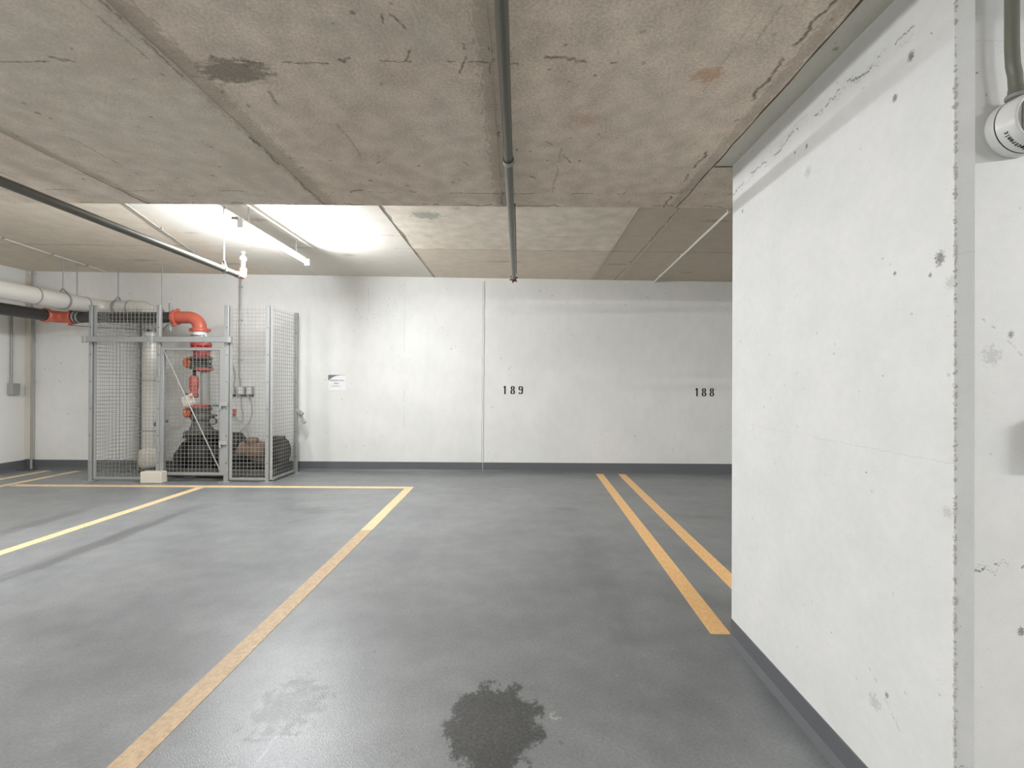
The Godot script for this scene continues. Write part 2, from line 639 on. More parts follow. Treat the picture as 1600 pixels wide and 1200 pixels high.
	# ---- raw concrete of the upper ceiling
	w = 2048
	h = 608
	im = mottled(w, h, rgb8(222, 211, 193), rgb8(234, 225, 209), noise(61, 0.006, w, h, 4), noise(63, 0.03, w, h, 4), noise(65, 0.3, w, h, 3), 0.07, 0.06)
	var q0 := ceil_px(-1.27, -7.0)
	var q1 := ceil_px(1.07, -5.47)
	for y in range(int(q0.y), int(q1.y)):
		for x in range(int(q0.x), int(q1.x)):
			dab(im, x, y, rgb8(206, 190, 172), 0.5)
	q0 = ceil_px(1.07, -7.0)
	for y in h:
		for x in range(int(q0.x), w):
			dab(im, x, y, rgb8(186, 172, 154), 0.65)
	q1 = ceil_px(-2.6, -3.0)
	for y in h:
		for x in range(0, int(q1.x)):
			dab(im, x, y, rgb8(214, 202, 184), 0.5)
	for y in h:        # uniform greyer tint over one strip of the ceiling
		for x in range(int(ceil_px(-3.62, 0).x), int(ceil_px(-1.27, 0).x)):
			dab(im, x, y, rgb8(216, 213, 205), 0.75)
	for x in [-1.27, 1.43]:
		crack(im, [ceil_px(x, -7), ceil_px(x, -3)], dark, 0.8, 1.0, 1.0, 0.3)
	crack(im, [ceil_px(-7.5, -5.5), ceil_px(6, -5.45)], dark, 0.7, 0.6, 0.8, 0.3)
	crack(im, [ceil_px(-1.5, -4.98), ceil_px(1.0, -4.96)], rgb8(120, 92, 70), 0.6, 0.9, 1.4, 0.75)
	o = ceil_px(-0.88, -4.38)
	stain(im, o.x, o.y, 26, 16, rgb8(142, 146, 132), 0.75, 0.5, 0.35)
	for k in 30:
		stain(im, rng.randf() * w, rng.randf() * h, rng.randf_range(8, 40), rng.randf_range(3, 12), dark, 0.3, 0.9, 0.7)
	specks(im, 500, rgb8(110, 96, 82), 0.3, 2.0, 0.5)
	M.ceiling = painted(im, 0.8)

	# ---- plain materials
	M.white_paint = mat(rgb8(230, 230, 226), 0.6)
	M.baseboard = mat(rgb8(96, 99, 101), 0.5)
	M.yellow = mat(Color.WHITE, 0.5)
	var yl := mottled(512, 512, rgb8(248, 196, 130), rgb8(252, 208, 148), noise(71, 0.02, 512, 512, 3), noise(73, 0.06, 512, 512, 3), noise(75, 0.4, 512, 512, 2), 0.06, 0.08)
	specks(yl, 300, rgb8(222, 174, 116), 0.5, 4.0, 0.5)
	M.yellow = painted(yl, 0.5)
	var yf := mottled(512, 512, rgb8(228, 198, 152), rgb8(238, 210, 166), noise(72, 0.02, 512, 512, 3), noise(74, 0.06, 512, 512, 3), noise(76, 0.4, 512, 512, 2), 0.08, 0.10)
	specks(yf, 400, rgb8(190, 166, 132), 0.5, 4.0, 0.5)
	M.faded = painted(yf, 0.5)
	var yw := mottled(512, 512, rgb8(184, 160, 128), rgb8(198, 174, 140), noise(82, 0.02, 512, 512, 3), noise(84, 0.06, 512, 512, 3), noise(86, 0.4, 512, 512, 2), 0.08, 0.10)
	specks(yw, 600, rgb8(140, 128, 112), 0.5, 4.0, 0.5)
	M.worn = painted(yw, 0.5)
	for k in ["yellow", "faded", "worn"]:
		M[k].uv1_triplanar = true
		M[k].uv1_world_triplanar = true
		M[k].uv1_scale = Vector3(1, 1, 1)
	M.galv = mat(rgb8(158, 160, 158), 0.45, 0.3)
	M.wire = mat(rgb8(158, 158, 152), 0.45, 0.3)
	M.black_pipe = mat(rgb8(58, 57, 54), 0.4)
	M.steel_pipe = mat(rgb8(104, 103, 94), 0.38, 0.35)
	M.jacket = mat(rgb8(214, 211, 203), 0.35, 0.1)
	M.cream = mat(rgb8(216, 210, 196), 0.6)
	M.red = mat(rgb8(196, 100, 80), 0.4)
	M.red_dark = mat(rgb8(182, 82, 76), 0.45)
	M.orange = mat(rgb8(210, 108, 64), 0.5)
	M.pump_black = mat(rgb8(40, 40, 38), 0.55)
	M.cast = mat(rgb8(84, 82, 76), 0.55)
	M.rust = mat(rgb8(118, 98, 82), 0.7)
	M.copper = mat(rgb8(190, 140, 124), 0.45, 0.3)
	M.grey = mat(rgb8(160, 161, 156), 0.5)
	M.dark = mat(rgb8(34, 34, 33), 0.6)
	M.ink = mat(rgb8(26, 26, 26), 0.7)
	M.grey_ink = mat(rgb8(120, 120, 122), 0.7)
	M.paper = mat(rgb8(236, 236, 236), 0.6)
	M.tag = mat(rgb8(226, 216, 198), 0.7)
	M.plastic = mat(rgb8(226, 226, 222), 0.3)
	M.device_grey = mat(rgb8(150, 150, 143), 0.45)
	M.flex = mat(rgb8(118, 117, 106), 0.4)
	M.teal = mat(rgb8(74, 110, 116), 0.5)
	M.rust_edge = mat(rgb8(112, 70, 56), 0.8)
	M.ridge = mat(rgb8(176, 164, 148), 0.85)
	M.ridge_dark = mat(rgb8(96, 84, 72), 0.9)
	var glow := mat(rgb8(250, 250, 248), 0.4)
	glow.emission_enabled = true
	glow.emission = Color(0.99, 0.995, 1.0)
	glow.emission_energy_multiplier = 4.0
	M.glow = glow


# ---------------------------------------------------------------- setting
func up_y(x: float) -> float:      # underside of the upper ceiling, which falls gently to one side
	return 2.903 - 0.0146 * x


func low_y(x: float) -> float:     # underside of the dropped slab
	return 2.447 - 0.0088 * x


func shell() -> void:
	var st := new_st()
	var fuv := func(p: Vector3, _n: Vector3) -> Vector2: return Vector2((p.x + 8.0) / 12.0, (p.z + 7.0) / 6.0)
	hexa(st, [Vector3(LEFT_X - 0.3, -0.25, WALL_Z - 0.3), Vector3(RIGHT_X + 0.3, -0.25, WALL_Z - 0.3), Vector3(RIGHT_X + 0.3, -0.25, REAR_Z + 0.3), Vector3(LEFT_X - 0.3, -0.25, REAR_Z + 0.3)],
		[Vector3(LEFT_X - 0.3, 0, WALL_Z - 0.3), Vector3(RIGHT_X + 0.3, 0, WALL_Z - 0.3), Vector3(RIGHT_X + 0.3, 0, REAR_Z + 0.3), Vector3(LEFT_X - 0.3, 0, REAR_Z + 0.3)], fuv)
	struct("floor", st, M.floor, "grey coated concrete parkade floor with tyre marks and damp stains", "floor")

	# ceilings
	st = new_st()
	var cuv := func(p: Vector3, _n: Vector3) -> Vector2: return Vector2((p.x + 7.5) / 13.5, (p.z + 7.0) / 4.0)
	var x0 := LEFT_X - 0.3
	var x1 := RIGHT_X + 0.3
	var z0 := WALL_Z - 0.3
	var z1 := REAR_Z + 0.3
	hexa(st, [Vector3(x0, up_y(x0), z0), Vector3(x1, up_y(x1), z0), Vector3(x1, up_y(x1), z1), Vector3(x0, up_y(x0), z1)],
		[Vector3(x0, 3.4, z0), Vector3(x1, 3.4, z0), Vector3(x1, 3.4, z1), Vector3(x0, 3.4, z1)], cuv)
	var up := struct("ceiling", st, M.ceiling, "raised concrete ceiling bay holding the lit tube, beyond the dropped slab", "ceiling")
	st = new_st()
	var suv := func(p: Vector3, n: Vector3) -> Vector2: return Vector2((p.x + 4.0) / 8.0, (p.z + 3.0) / 3.0) if absf(n.y) > 0.5 else Vector2((p.x + 4.0) / 8.0, p.y)
	x0 = LEFT_X - 0.05
	x1 = RIGHT_X + 0.05
	hexa(st, [Vector3(x0, low_y(x0), EDGE_Z), Vector3(x1, low_y(x1), EDGE_Z), Vector3(x1, low_y(x1), EDGE_NEAR), Vector3(x0, low_y(x0), EDGE_NEAR)],
		[Vector3(x0, up_y(x0) + 0.02, EDGE_Z), Vector3(x1, up_y(x1) + 0.02, EDGE_Z), Vector3(x1, up_y(x1) + 0.02, EDGE_NEAR), Vector3(x0, up_y(x0) + 0.02, EDGE_NEAR)], suv)
	var low := struct("ceiling_beam", st, M.slab, "stained brown dropped concrete ceiling slab overhead", "ceiling")

	# fins left by the formwork joints
	for r in [[-1.25, 0.006, 0.004], [-0.105, 0.005, 0.004], [-0.075, 0.004, 0.003], [1.004, 0.006, 0.005], [-2.41, 0.006, 0.004], [2.3, 0.006, 0.004]]:
		st = new_st()
		ragged_fin(st, Vector3(r[0], low_y(r[0]), EDGE_Z + 0.01), Vector3(r[0] + 0.01, low_y(r[0]), EDGE_NEAR - 0.02), r[1], r[2])
		obj("formwork_fin", st, M.ridge_dark if r[0] > 0.9 and r[0] < 1.1 else M.ridge, low)
	st = new_st()
	ragged_fin(st, Vector3(1.01, low_y(1.05), -2.40), Vector3(1.3, low_y(1.2), -2.40), 0.005, 0.004)
	obj("formwork_fin", st, M.ridge_dark, low)
	for r in [[-1.265, -1.28, 0.007, 0.006], [1.05, 1.095, 0.006, 0.006], [1.40, 1.525, 0.005, 0.004], [3.4, 3.4, 0.005, 0.004], [-3.0, -3.05, 0.003, 0.003]]:
		st = new_st()
		ragged_fin(st, Vector3(r[0], up_y(r[0]), EDGE_Z - 0.01), Vector3(r[1], up_y(r[1]), WALL_Z), r[2], r[3])
		obj("formwork_fin", st, M.ridge, up)
	st = new_st()
	ragged_fin(st, Vector3(LEFT_X, up_y(LEFT_X), -5.53), Vector3(RIGHT_X, up_y(RIGHT_X), -5.40), 0.005, 0.004)
	obj("formwork_fin", st, M.ridge, up)

	# walls
	st = new_st()
	var wuv := func(p: Vector3, n: Vector3) -> Vector2: return Vector2((p.x + 7.5) / 13.5, (3.0 - p.y) / 3.0)
	block(st, Vector3(LEFT_X - 0.3, -0.02, WALL_Z - 0.3), Vector3(RIGHT_X + 0.3, 3.2, WALL_Z), wuv)
	var back := struct("wall_back", st, M.wall_back, "far white painted concrete wall with stall numbers", "wall")
	st = new_st()
	var pts := []
	for k in 40:
		pts.append(Vector3(-0.520 - 0.012 * k / 39.0 + rng.randf_range(-0.004, 0.004), 2.86 - 2.7 * k / 39.0, WALL_Z + rng.randf_range(-0.001, 0.003)))
	sweep(st, pts, 0.010, 6)
	obj("joint_ridge", st, M.white_paint, back)
	st = new_st()
	pts = []
	for k in 40:
		pts.append(Vector3(-0.537 - 0.012 * k / 39.0 + rng.randf_range(-0.003, 0.003), 2.86 - 2.72 * k / 39.0, WALL_Z - 0.001))
	sweep(st, pts, 0.0035, 5)
	obj("joint_sealant", st, M.grey, back)

	st = new_st()
	block(st, Vector3(LEFT_X - 0.3, -0.02, WALL_Z - 0.3), Vector3(LEFT_X, 3.2, REAR_Z + 0.3), plain_uv)
	struct("wall_left", st, M.white_paint, "white side wall meeting the far wall behind the pipes", "wall")
	st = new_st()
	block(st, Vector3(RIGHT_X, -0.02, WALL_Z - 0.3), Vector3(RIGHT_X + 0.3, 3.2, REAR_Z + 0.3), plain_uv)
	struct("wall_right", st, M.white_paint, "white side wall hidden beyond the pillar", "wall")
	st = new_st()
	block(st, Vector3(LEFT_X - 0.3, -0.02, REAR_Z), Vector3(RIGHT_X + 0.3, 3.2, REAR_Z + 0.3), plain_uv)
	struct("wall_rear", st, M.white_paint, "white wall behind the photographer across the aisle", "wall")

	# pillar: a side face, a chamfered arris and a front face
	var ch := 0.026
	var pr := PILLAR_X + 0.55
	var top := low_y(PILLAR_X) + 0.03
	var ring := [Vector2(PILLAR_X, PILLAR_FAR), Vector2(PILLAR_X, PILLAR_NEAR - ch), Vector2(PILLAR_X + ch, PILLAR_NEAR), Vector2(pr, PILLAR_NEAR), Vector2(pr, PILLAR_FAR)]
	st = new_st()
	for k in 5:
		var a: Vector2 = ring[k]
		var b: Vector2 = ring[(k + 1) % 5]
		var n := Vector3(a.y - b.y, 0, b.x - a.x).normalized()
		if n.dot(Vector3((a.x + b.x) / 2.0 - 1.35, 0, (a.y + b.y) / 2.0 + 1.77)) < 0:
			n = -n
		var off := Vector2(0, 0) if k == 0 else Vector2(0.37 * k, 0.21 * k)
		var run := a.distance_to(b) / 1.25
		var ua := Vector2((a.y + 2.4) / 1.25, 1.0) + off
		quad(st, Vector3(a.x, 0, a.y), Vector3(b.x, 0, b.y), Vector3(b.x, top, b.y), Vector3(a.x, top, a.y), n, ua, ua + Vector2(run, 0), ua + Vector2(run, -top / 2.5), ua + Vector2(0, -top / 2.5))
	var pil := struct("pillar", st, M.pillar, "wide white painted concrete pillar with a chamfered arris", "pillar")
	# chipped arris
	st = new_st()
	for k in 300:
		var y := rng.randf_range(0.2, 2.42)
		var s := rng.randf_range(0.002, 0.0065)
		box(st, Vector3(PILLAR_X + 0.0004, y, PILLAR_NEAR - ch + 0.0012), Vector3(s, s * rng.randf_range(0.8, 2.4), s), s * 0.3, Basis(Vector3(rng.randf_range(-1, 1), 1, rng.randf_range(-1, 1)).normalized(), rng.randf() * 2.0))
	var chips := obj("paint_nib", st, M.jacket, pil)
	chips.set_meta("kind", "stuff")

	# painted skirting
	st = new_st()
	skirting(st, Vector3(LEFT_X, 0, WALL_Z), Vector3(-0.537, 0, WALL_Z), Vector3.BACK, 0.14)
	skirting(st, Vector3(-0.529, 0, WALL_Z), Vector3(RIGHT_X, 0, WALL_Z), Vector3.BACK, 0.14)
	struct("baseboard_back", st, M.baseboard, "dark grey painted strip along the foot of the far wall", "baseboard")
	st = new_st()
	skirting(st, Vector3(LEFT_X, 0, WALL_Z), Vector3(LEFT_X, 0, REAR_Z), Vector3.RIGHT, 0.14)
	struct("baseboard_left", st, M.baseboard, "dark grey painted strip along the foot of the side wall", "baseboard")
	st = new_st()
	skirting(st, Vector3(PILLAR_X, 0, PILLAR_FAR), Vector3(PILLAR_X, 0, PILLAR_NEAR - ch), Vector3.LEFT, 0.105)
	skirting(st, Vector3(PILLAR_X + ch, 0, PILLAR_NEAR), Vector3(pr, 0, PILLAR_NEAR), Vector3.BACK, 0.105)
	struct("baseboard_right", st, M.baseboard, "dark grey painted strip around the foot of the white pillar", "baseboard")
	st = new_st()
	box(st, Vector3(LEFT_X + 0.06, 1.55, WALL_Z + 0.015), Vector3(0.12, 2.8, 0.03), 0.004)
	struct("trim_1", st, M.cream, "narrow cream strip in the corner by the side wall", "trim")


func block(st: SurfaceTool, a: Vector3, b: Vector3, uv: Callable) -> void:
	hexa(st, [Vector3(a.x, a.y, a.z), Vector3(b.x, a.y, a.z), Vector3(b.x, a.y, b.z), Vector3(a.x, a.y, b.z)], [Vector3(a.x, b.y, a.z), Vector3(b.x, b.y, a.z), Vector3(b.x, b.y, b.z), Vector3(a.x, b.y, b.z)], uv)


func skirting(st: SurfaceTool, a: Vector3, b: Vector3, n: Vector3, h: float) -> void:
	var prof := [Vector2(0, h), Vector2(0.004, h - 0.003), Vector2(0.005, 0.03), Vector2(0.02, 0.004), Vector2(0.022, 0.0)]
	for k in 4:
		var p: Vector2 = prof[k]
		var q: Vector2 = prof[k + 1]
		var d := q - p
		var nn := (n * -d.y + Vector3.UP * d.x).normalized()
		quad(st, a + n * p.x + Vector3.UP * p.y, b + n * p.x + Vector3.UP * p.y, b + n * q.x + Vector3.UP * q.y, a + n * q.x + Vector3.UP * q.y, nn)


# a low uneven fin hanging under a soffit
func ragged_fin(st: SurfaceTool, a: Vector3, b: Vector3, w: float, h: float) -> void:
	var n := int(a.distance_to(b) / 0.09) + 2
	var side := (b - a).cross(Vector3.UP).normalized()
	var prev := []
	for k in n + 1:
		var p := a.lerp(b, float(k) / n) + side * rng.randf_range(-0.003, 0.003)
		var hw := w * rng.randf_range(0.5, 1.1)
		var row := [p + side * hw + Vector3.UP * 0.002, p - Vector3.UP * h * rng.randf_range(0.4, 1.3), p - side * hw + Vector3.UP * 0.002]
		if k > 0:
			for s in 2:
				var nn: Vector3 = (side * (1.0 if s == 0 else -1.0) * h - Vector3.UP * w).normalized()
				quad(st, prev[s], prev[s + 1], row[s + 1], row[s], nn)
		prev = row


# ---------------------------------------------------------------- painted lines
func stripe(a: Vector2, b: Vector2, w: float, m: Material, label: String, cut_a := 0.0, cut_b := 0.0) -> void:
	var st := new_st()
	var d := (b - a).normalized()
	var s := Vector2(-d.y, d.x) * w / 2.0
	var y := 0.0018
	var p := [a + s + d * cut_a, b + s + d * cut_b, b - s - d * cut_b, a - s - d * cut_a]
	var hi := []
	var lo := []
	for q in p:
		hi.append(Vector3(q.x, y, q.y))
		lo.append(Vector3(q.x, -0.001, q.y))
	hexa(st, lo, hi, plain_uv)
	var o := obj("parking_line", st, m)
	tag(o, label, "line", "painted stall lines")


func stripe_part(parent: Node3D, called: String, a: Vector2, b: Vector2, w: float, m: Material) -> void:
	var st := new_st()
	var s := Vector2(w / 2.0, 0)
	var p := [a + s, b + s, b - s, a - s]
	var hi := []
	var lo := []
	for q in p:
		hi.append(Vector3(q.x, 0.0018, q.y))
		lo.append(Vector3(q.x, -0.001, q.y))
	hexa(st, lo, hi, plain_uv)
	obj(called, st, m, parent)


func floor_lines() -> void:
	stripe(Vector2(1.196, -6.80), Vector2(1.066, -2.43), 0.105, M.yellow, "orange-yellow floor line under number 188 ending at the pillar foot")
	stripe(Vector2(1.522, -6.80), Vector2(1.41, -2.5), 0.105, M.yellow, "orange-yellow floor line running behind the white pillar")
	var long := thing("parking_line", "long yellow floor line, worn beige nearer the camera, across the middle", "line", Vector3.ZERO, "painted stall lines")
	stripe_part(long, "repainted_length", Vector2(-1.372, -5.76), Vector2(-1.352, -4.1), 0.10, M.faded)
	stripe_part(long, "worn_length", Vector2(-1.352, -4.1), Vector2(-1.332, -0.6), 0.10, M.worn)
	stripe(Vector2(-6.43, -5.785), Vector2(-1.325, -5.812), 0.10, M.faded, "pale yellow floor line running across in front of the cage")
	stripe(Vector2(-3.992, -5.76), Vector2(-3.93, -1.6), 0.10, M.faded, "pale yellow floor line running forward from the cage door")
	stripe(Vector2(-6.537, -6.77), Vector2(-6.525, -4.4), 0.10, M.faded, "pale yellow floor line beside the cage nearest its corner post")
	stripe(Vector2(-7.004, -6.77), Vector2(-7.004, -4.4), 0.10, M.faded, "pale yellow floor line closest to the side wall")


# ---------------------------------------------------------------- light fittings
func ceiling_light(at: Vector3, turn: float, length: float, soffit: float, label: String, power: float) -> void:      # at: centre of the tube
	var t := thing("fluorescent_light", label, "light", at, "fluorescent ceiling fittings")
	t.rotation.y = turn
	var hx := -0.057
	var st := new_st()
	box(st, Vector3(hx, 0.063, 0), Vector3(0.064, 0.026, length + 0.06), 0.004)
	obj("housing", st, M.grey, t)
	st = new_st()
	sweep(st, [Vector3(0, 0, -length / 2), Vector3(0, 0, length / 2)], 0.014, 16)
	obj("fluorescent_tube", st, M.glow, t)
	for s in [-1.0, 1.0]:
		st = new_st()
		box(st, Vector3(-0.018, 0.025, s * (length / 2 + 0.012)), Vector3(0.05, 0.075, 0.02), 0.003)
		obj("lamp_holder", st, M.white_paint, t)
		st = new_st()
		var top := soffit - at.y
		sweep(st, [Vector3(hx, 0.074, s * length * 0.36), Vector3(hx, top, s * length * 0.36)], 0.005, 8)
		obj("stem", st, M.galv, t)
	# light from the tube: downwards and to either side, each sheet as long and wide as the tube
	for k in 3:
		var l := AreaLight3D.new()
		l.name = "tube_light"
		l.area_size = Vector2(length, 0.026)
		l.light_energy = power
		l.light_color = Color(0.975, 0.982, 1.0)
		l.area_range = 25.0
		l.area_attenuation = 2.0
		l.shadow_enabled = true
		var d: Vector3 = [Vector3.DOWN, Vector3.LEFT, Vector3.RIGHT][k]
		t.add_child(l, true)
		var zx := Vector3.BACK
		l.transform = Transform3D(Basis(zx, (-d).cross(zx), -d), d * 0.017)


# ---------------------------------------------------------------- sprinkler pipes under the slab
func ring(st: SurfaceTool, at: Vector3, axis: Vector3, r: float, w: float) -> void:
	lathe(st, [Vector2(r - 0.001, -w / 2), Vector2(r + 0.004, -w / 2), Vector2(r + 0.004, w / 2), Vector2(r - 0.001, w / 2)], along(at, axis), 20)


func hanger(at: Vector3, axis: Vector3, r: float, top: float, label: String) -> void:      # clevis ring on a threaded rod
	var t := thing("pipe_hanger", label, "hanger", at, "threaded rods carrying the pipes")
	var st := new_st()
	sweep(st, [Vector3(0, r + 0.05, 0), Vector3(0, top - at.y, 0)], 0.007, 8)
	obj("rod", st, M.galv, t)
	st = new_st()
	ring(st, Vector3.ZERO, axis, r + 0.003, 0.03)
	var side := axis.cross(Vector3.UP).normalized()
	for s in [-1.0, 1.0]:
		bar(st, side * s * r * 0.72 + Vector3.UP * r * 0.72, Vector3(0, r + 0.055, 0), 0.02, 0.004)
	obj("clevis", st, M.galv, t)


func sprinkler_pipes() -> void:
	# middle pipe
	var y := 2.375
	var t := thing("sprinkler_pipe", "dark steel sprinkler pipe running under the slab towards the far wall", "pipe", Vector3(-0.052, y, -4.66))
	var st := new_st()
	sweep(st, [Vector3(0, 0, 0), Vector3(0, 0, 5.4)], 0.0205, 16)
	obj("pipe", st, M.steel_pipe, t)
	st = new_st()
	lathe(st, [Vector2(0.021, 0.05), Vector2(0.027, 0.045), Vector2(0.027, -0.005), Vector2(0.022, -0.02), Vector2(0, -0.024)], along(Vector3.ZERO, Vector3.BACK), 16)
	obj("end_cap", st, M.rust_edge, t)
	st = new_st()
	for k in 6:
		var a := TAU * k / 6.0 + 0.3
		bar(st, Vector3(cos(a) * 0.02, sin(a) * 0.02, 0.012), Vector3(cos(a) * 0.042, sin(a) * 0.042, 0.012), 0.014, 0.006)
	obj("deflector", st, M.rust_edge, t)
	st = new_st()
	sweep(st, [Vector3(0.028, 0.01, 0.2), Vector3(0.026, 0.012, 1.9)], 0.004, 6)
	obj("drain_wire", st, M.cast, t)
	hanger(Vector3(-0.052, y, -2.2), Vector3.BACK, 0.0205, low_y(0), "short hanger holding the middle sprinkler pipe under the slab")

	# pipe at the side, ending in an upright head
	var x := -2.735
	t = thing("sprinkler_pipe", "steel sprinkler pipe with copper elbow and upright head near the lit tube", "pipe", Vector3(x, 2.365, -4.53))
	st = new_st()
	sweep(st, [Vector3(0, 0, 0.05), Vector3(0, 0, 5.2)], 0.027, 16)
	obj("pipe", st, M.steel_pipe, t)
	st = new_st()
	sweep(st, rounded([Vector3(0, 0, 0.1), Vector3(0, 0, 0), Vector3(0, 0.085, 0)], 0.036, 6), 0.033, 14)
	obj("elbow", st, M.copper, t)
	st = new_st()
	sweep(st, [Vector3(0, 0.06, 0), Vector3(0, 0.2, 0)], 0.02, 14)
	obj("riser", st, M.grey, t)
	st = new_st()
	lathe(st, [Vector2(0.021, 0.16), Vector2(0.03, 0.165), Vector2(0.03, 0.19), Vector2(0.022, 0.2), Vector2(0.012, 0.21), Vector2(0.01, 0.235), Vector2(0.018, 0.24), Vector2(0.018, 0.246), Vector2(0, 0.25)], Transform3D(Basis.IDENTITY, Vector3.ZERO), 14)
	obj("sprinkler_head", st, M.paper, t)
	hanger(Vector3(x, 2.365, -4.23), Vector3.BACK, 0.027, up_y(x), "long threaded rod holding the sprinkler pipe beside the lit tube")

	# thin conduits fixed along the ceiling
	var wires := [
		[Vector3(-3.55, 0, -4.0), Vector3(-4.43, 0, -6.85), 0.0045, M.grey, "thin white conduit running along the ceiling beside the lit tube"],
		[Vector3(-5.9, 0, -4.6), Vector3(-6.21, 0, -6.85), 0.0055, M.white_paint, "thin white cable on the ceiling above the big jacketed pipe"],
		[Vector3(1.876, 0, -4.14), Vector3(2.026, 0, -6.91), 0.012, M.plastic, "white conduit on the ceiling above number 188"],
	]
	for k in wires.size():
		var s: Array = wires[k]
		t = thing("ceiling_conduit", s[4], "conduit", Vector3(s[0].x, up_y(s[0].x), s[0].z))
		var path := []
		for i in 25:
			var p: Vector3 = s[0].lerp(s[1], i / 24.0)
			path.append(Vector3(p.x - s[0].x, up_y(p.x) - up_y(s[0].x) - s[2] - 0.004 + (rng.randf_range(-0.002, 0.002) if k < 2 else 0.0), p.z - s[0].z))
		st = new_st()
		sweep(st, path, s[2], 8)
		obj("tube", st, s[3], t)
		for f in ([0.3, 0.62, 0.85] if k < 2 else [0.02, 0.5, 0.9]):
			st = new_st()
			var p: Vector3 = path[int(f * 24)]
			box(st, p + Vector3(0, 0.004, 0), Vector3(0.06, 0.02, 0.02) if k < 2 else Vector3(0.034, 0.03, 0.02), 0.003)
			obj("clip", st, M.galv if k < 2 else M.plastic, t)


# ---------------------------------------------------------------- big pipes at the side
const BLACK_Z := -6.40
const BLACK_Y := 2.232
const RISER_X := -4.47

func clamp_ring(st: SurfaceTool, at: Vector3, axis: Vector3, r: float, w: float) -> void:       # grooved coupling with two bolt pads
	lathe(st, [Vector2(r, -w / 2), Vector2(r + 0.014, -w / 2 + 0.004), Vector2(r + 0.02, -w / 4), Vector2(r + 0.02, w / 4), Vector2(r + 0.014, w / 2 - 0.004), Vector2(r, w / 2)], along(at, axis), 22)
	var side := axis.cross(Vector3(0.2, 0.3, 0.9)).normalized()
	for s in [-1.0, 1.0]:
		box(st, at + side * s * (r + 0.028), Vector3(0.036, 0.045, 0.04), 0.008, Basis(side, axis, side.cross(axis)))


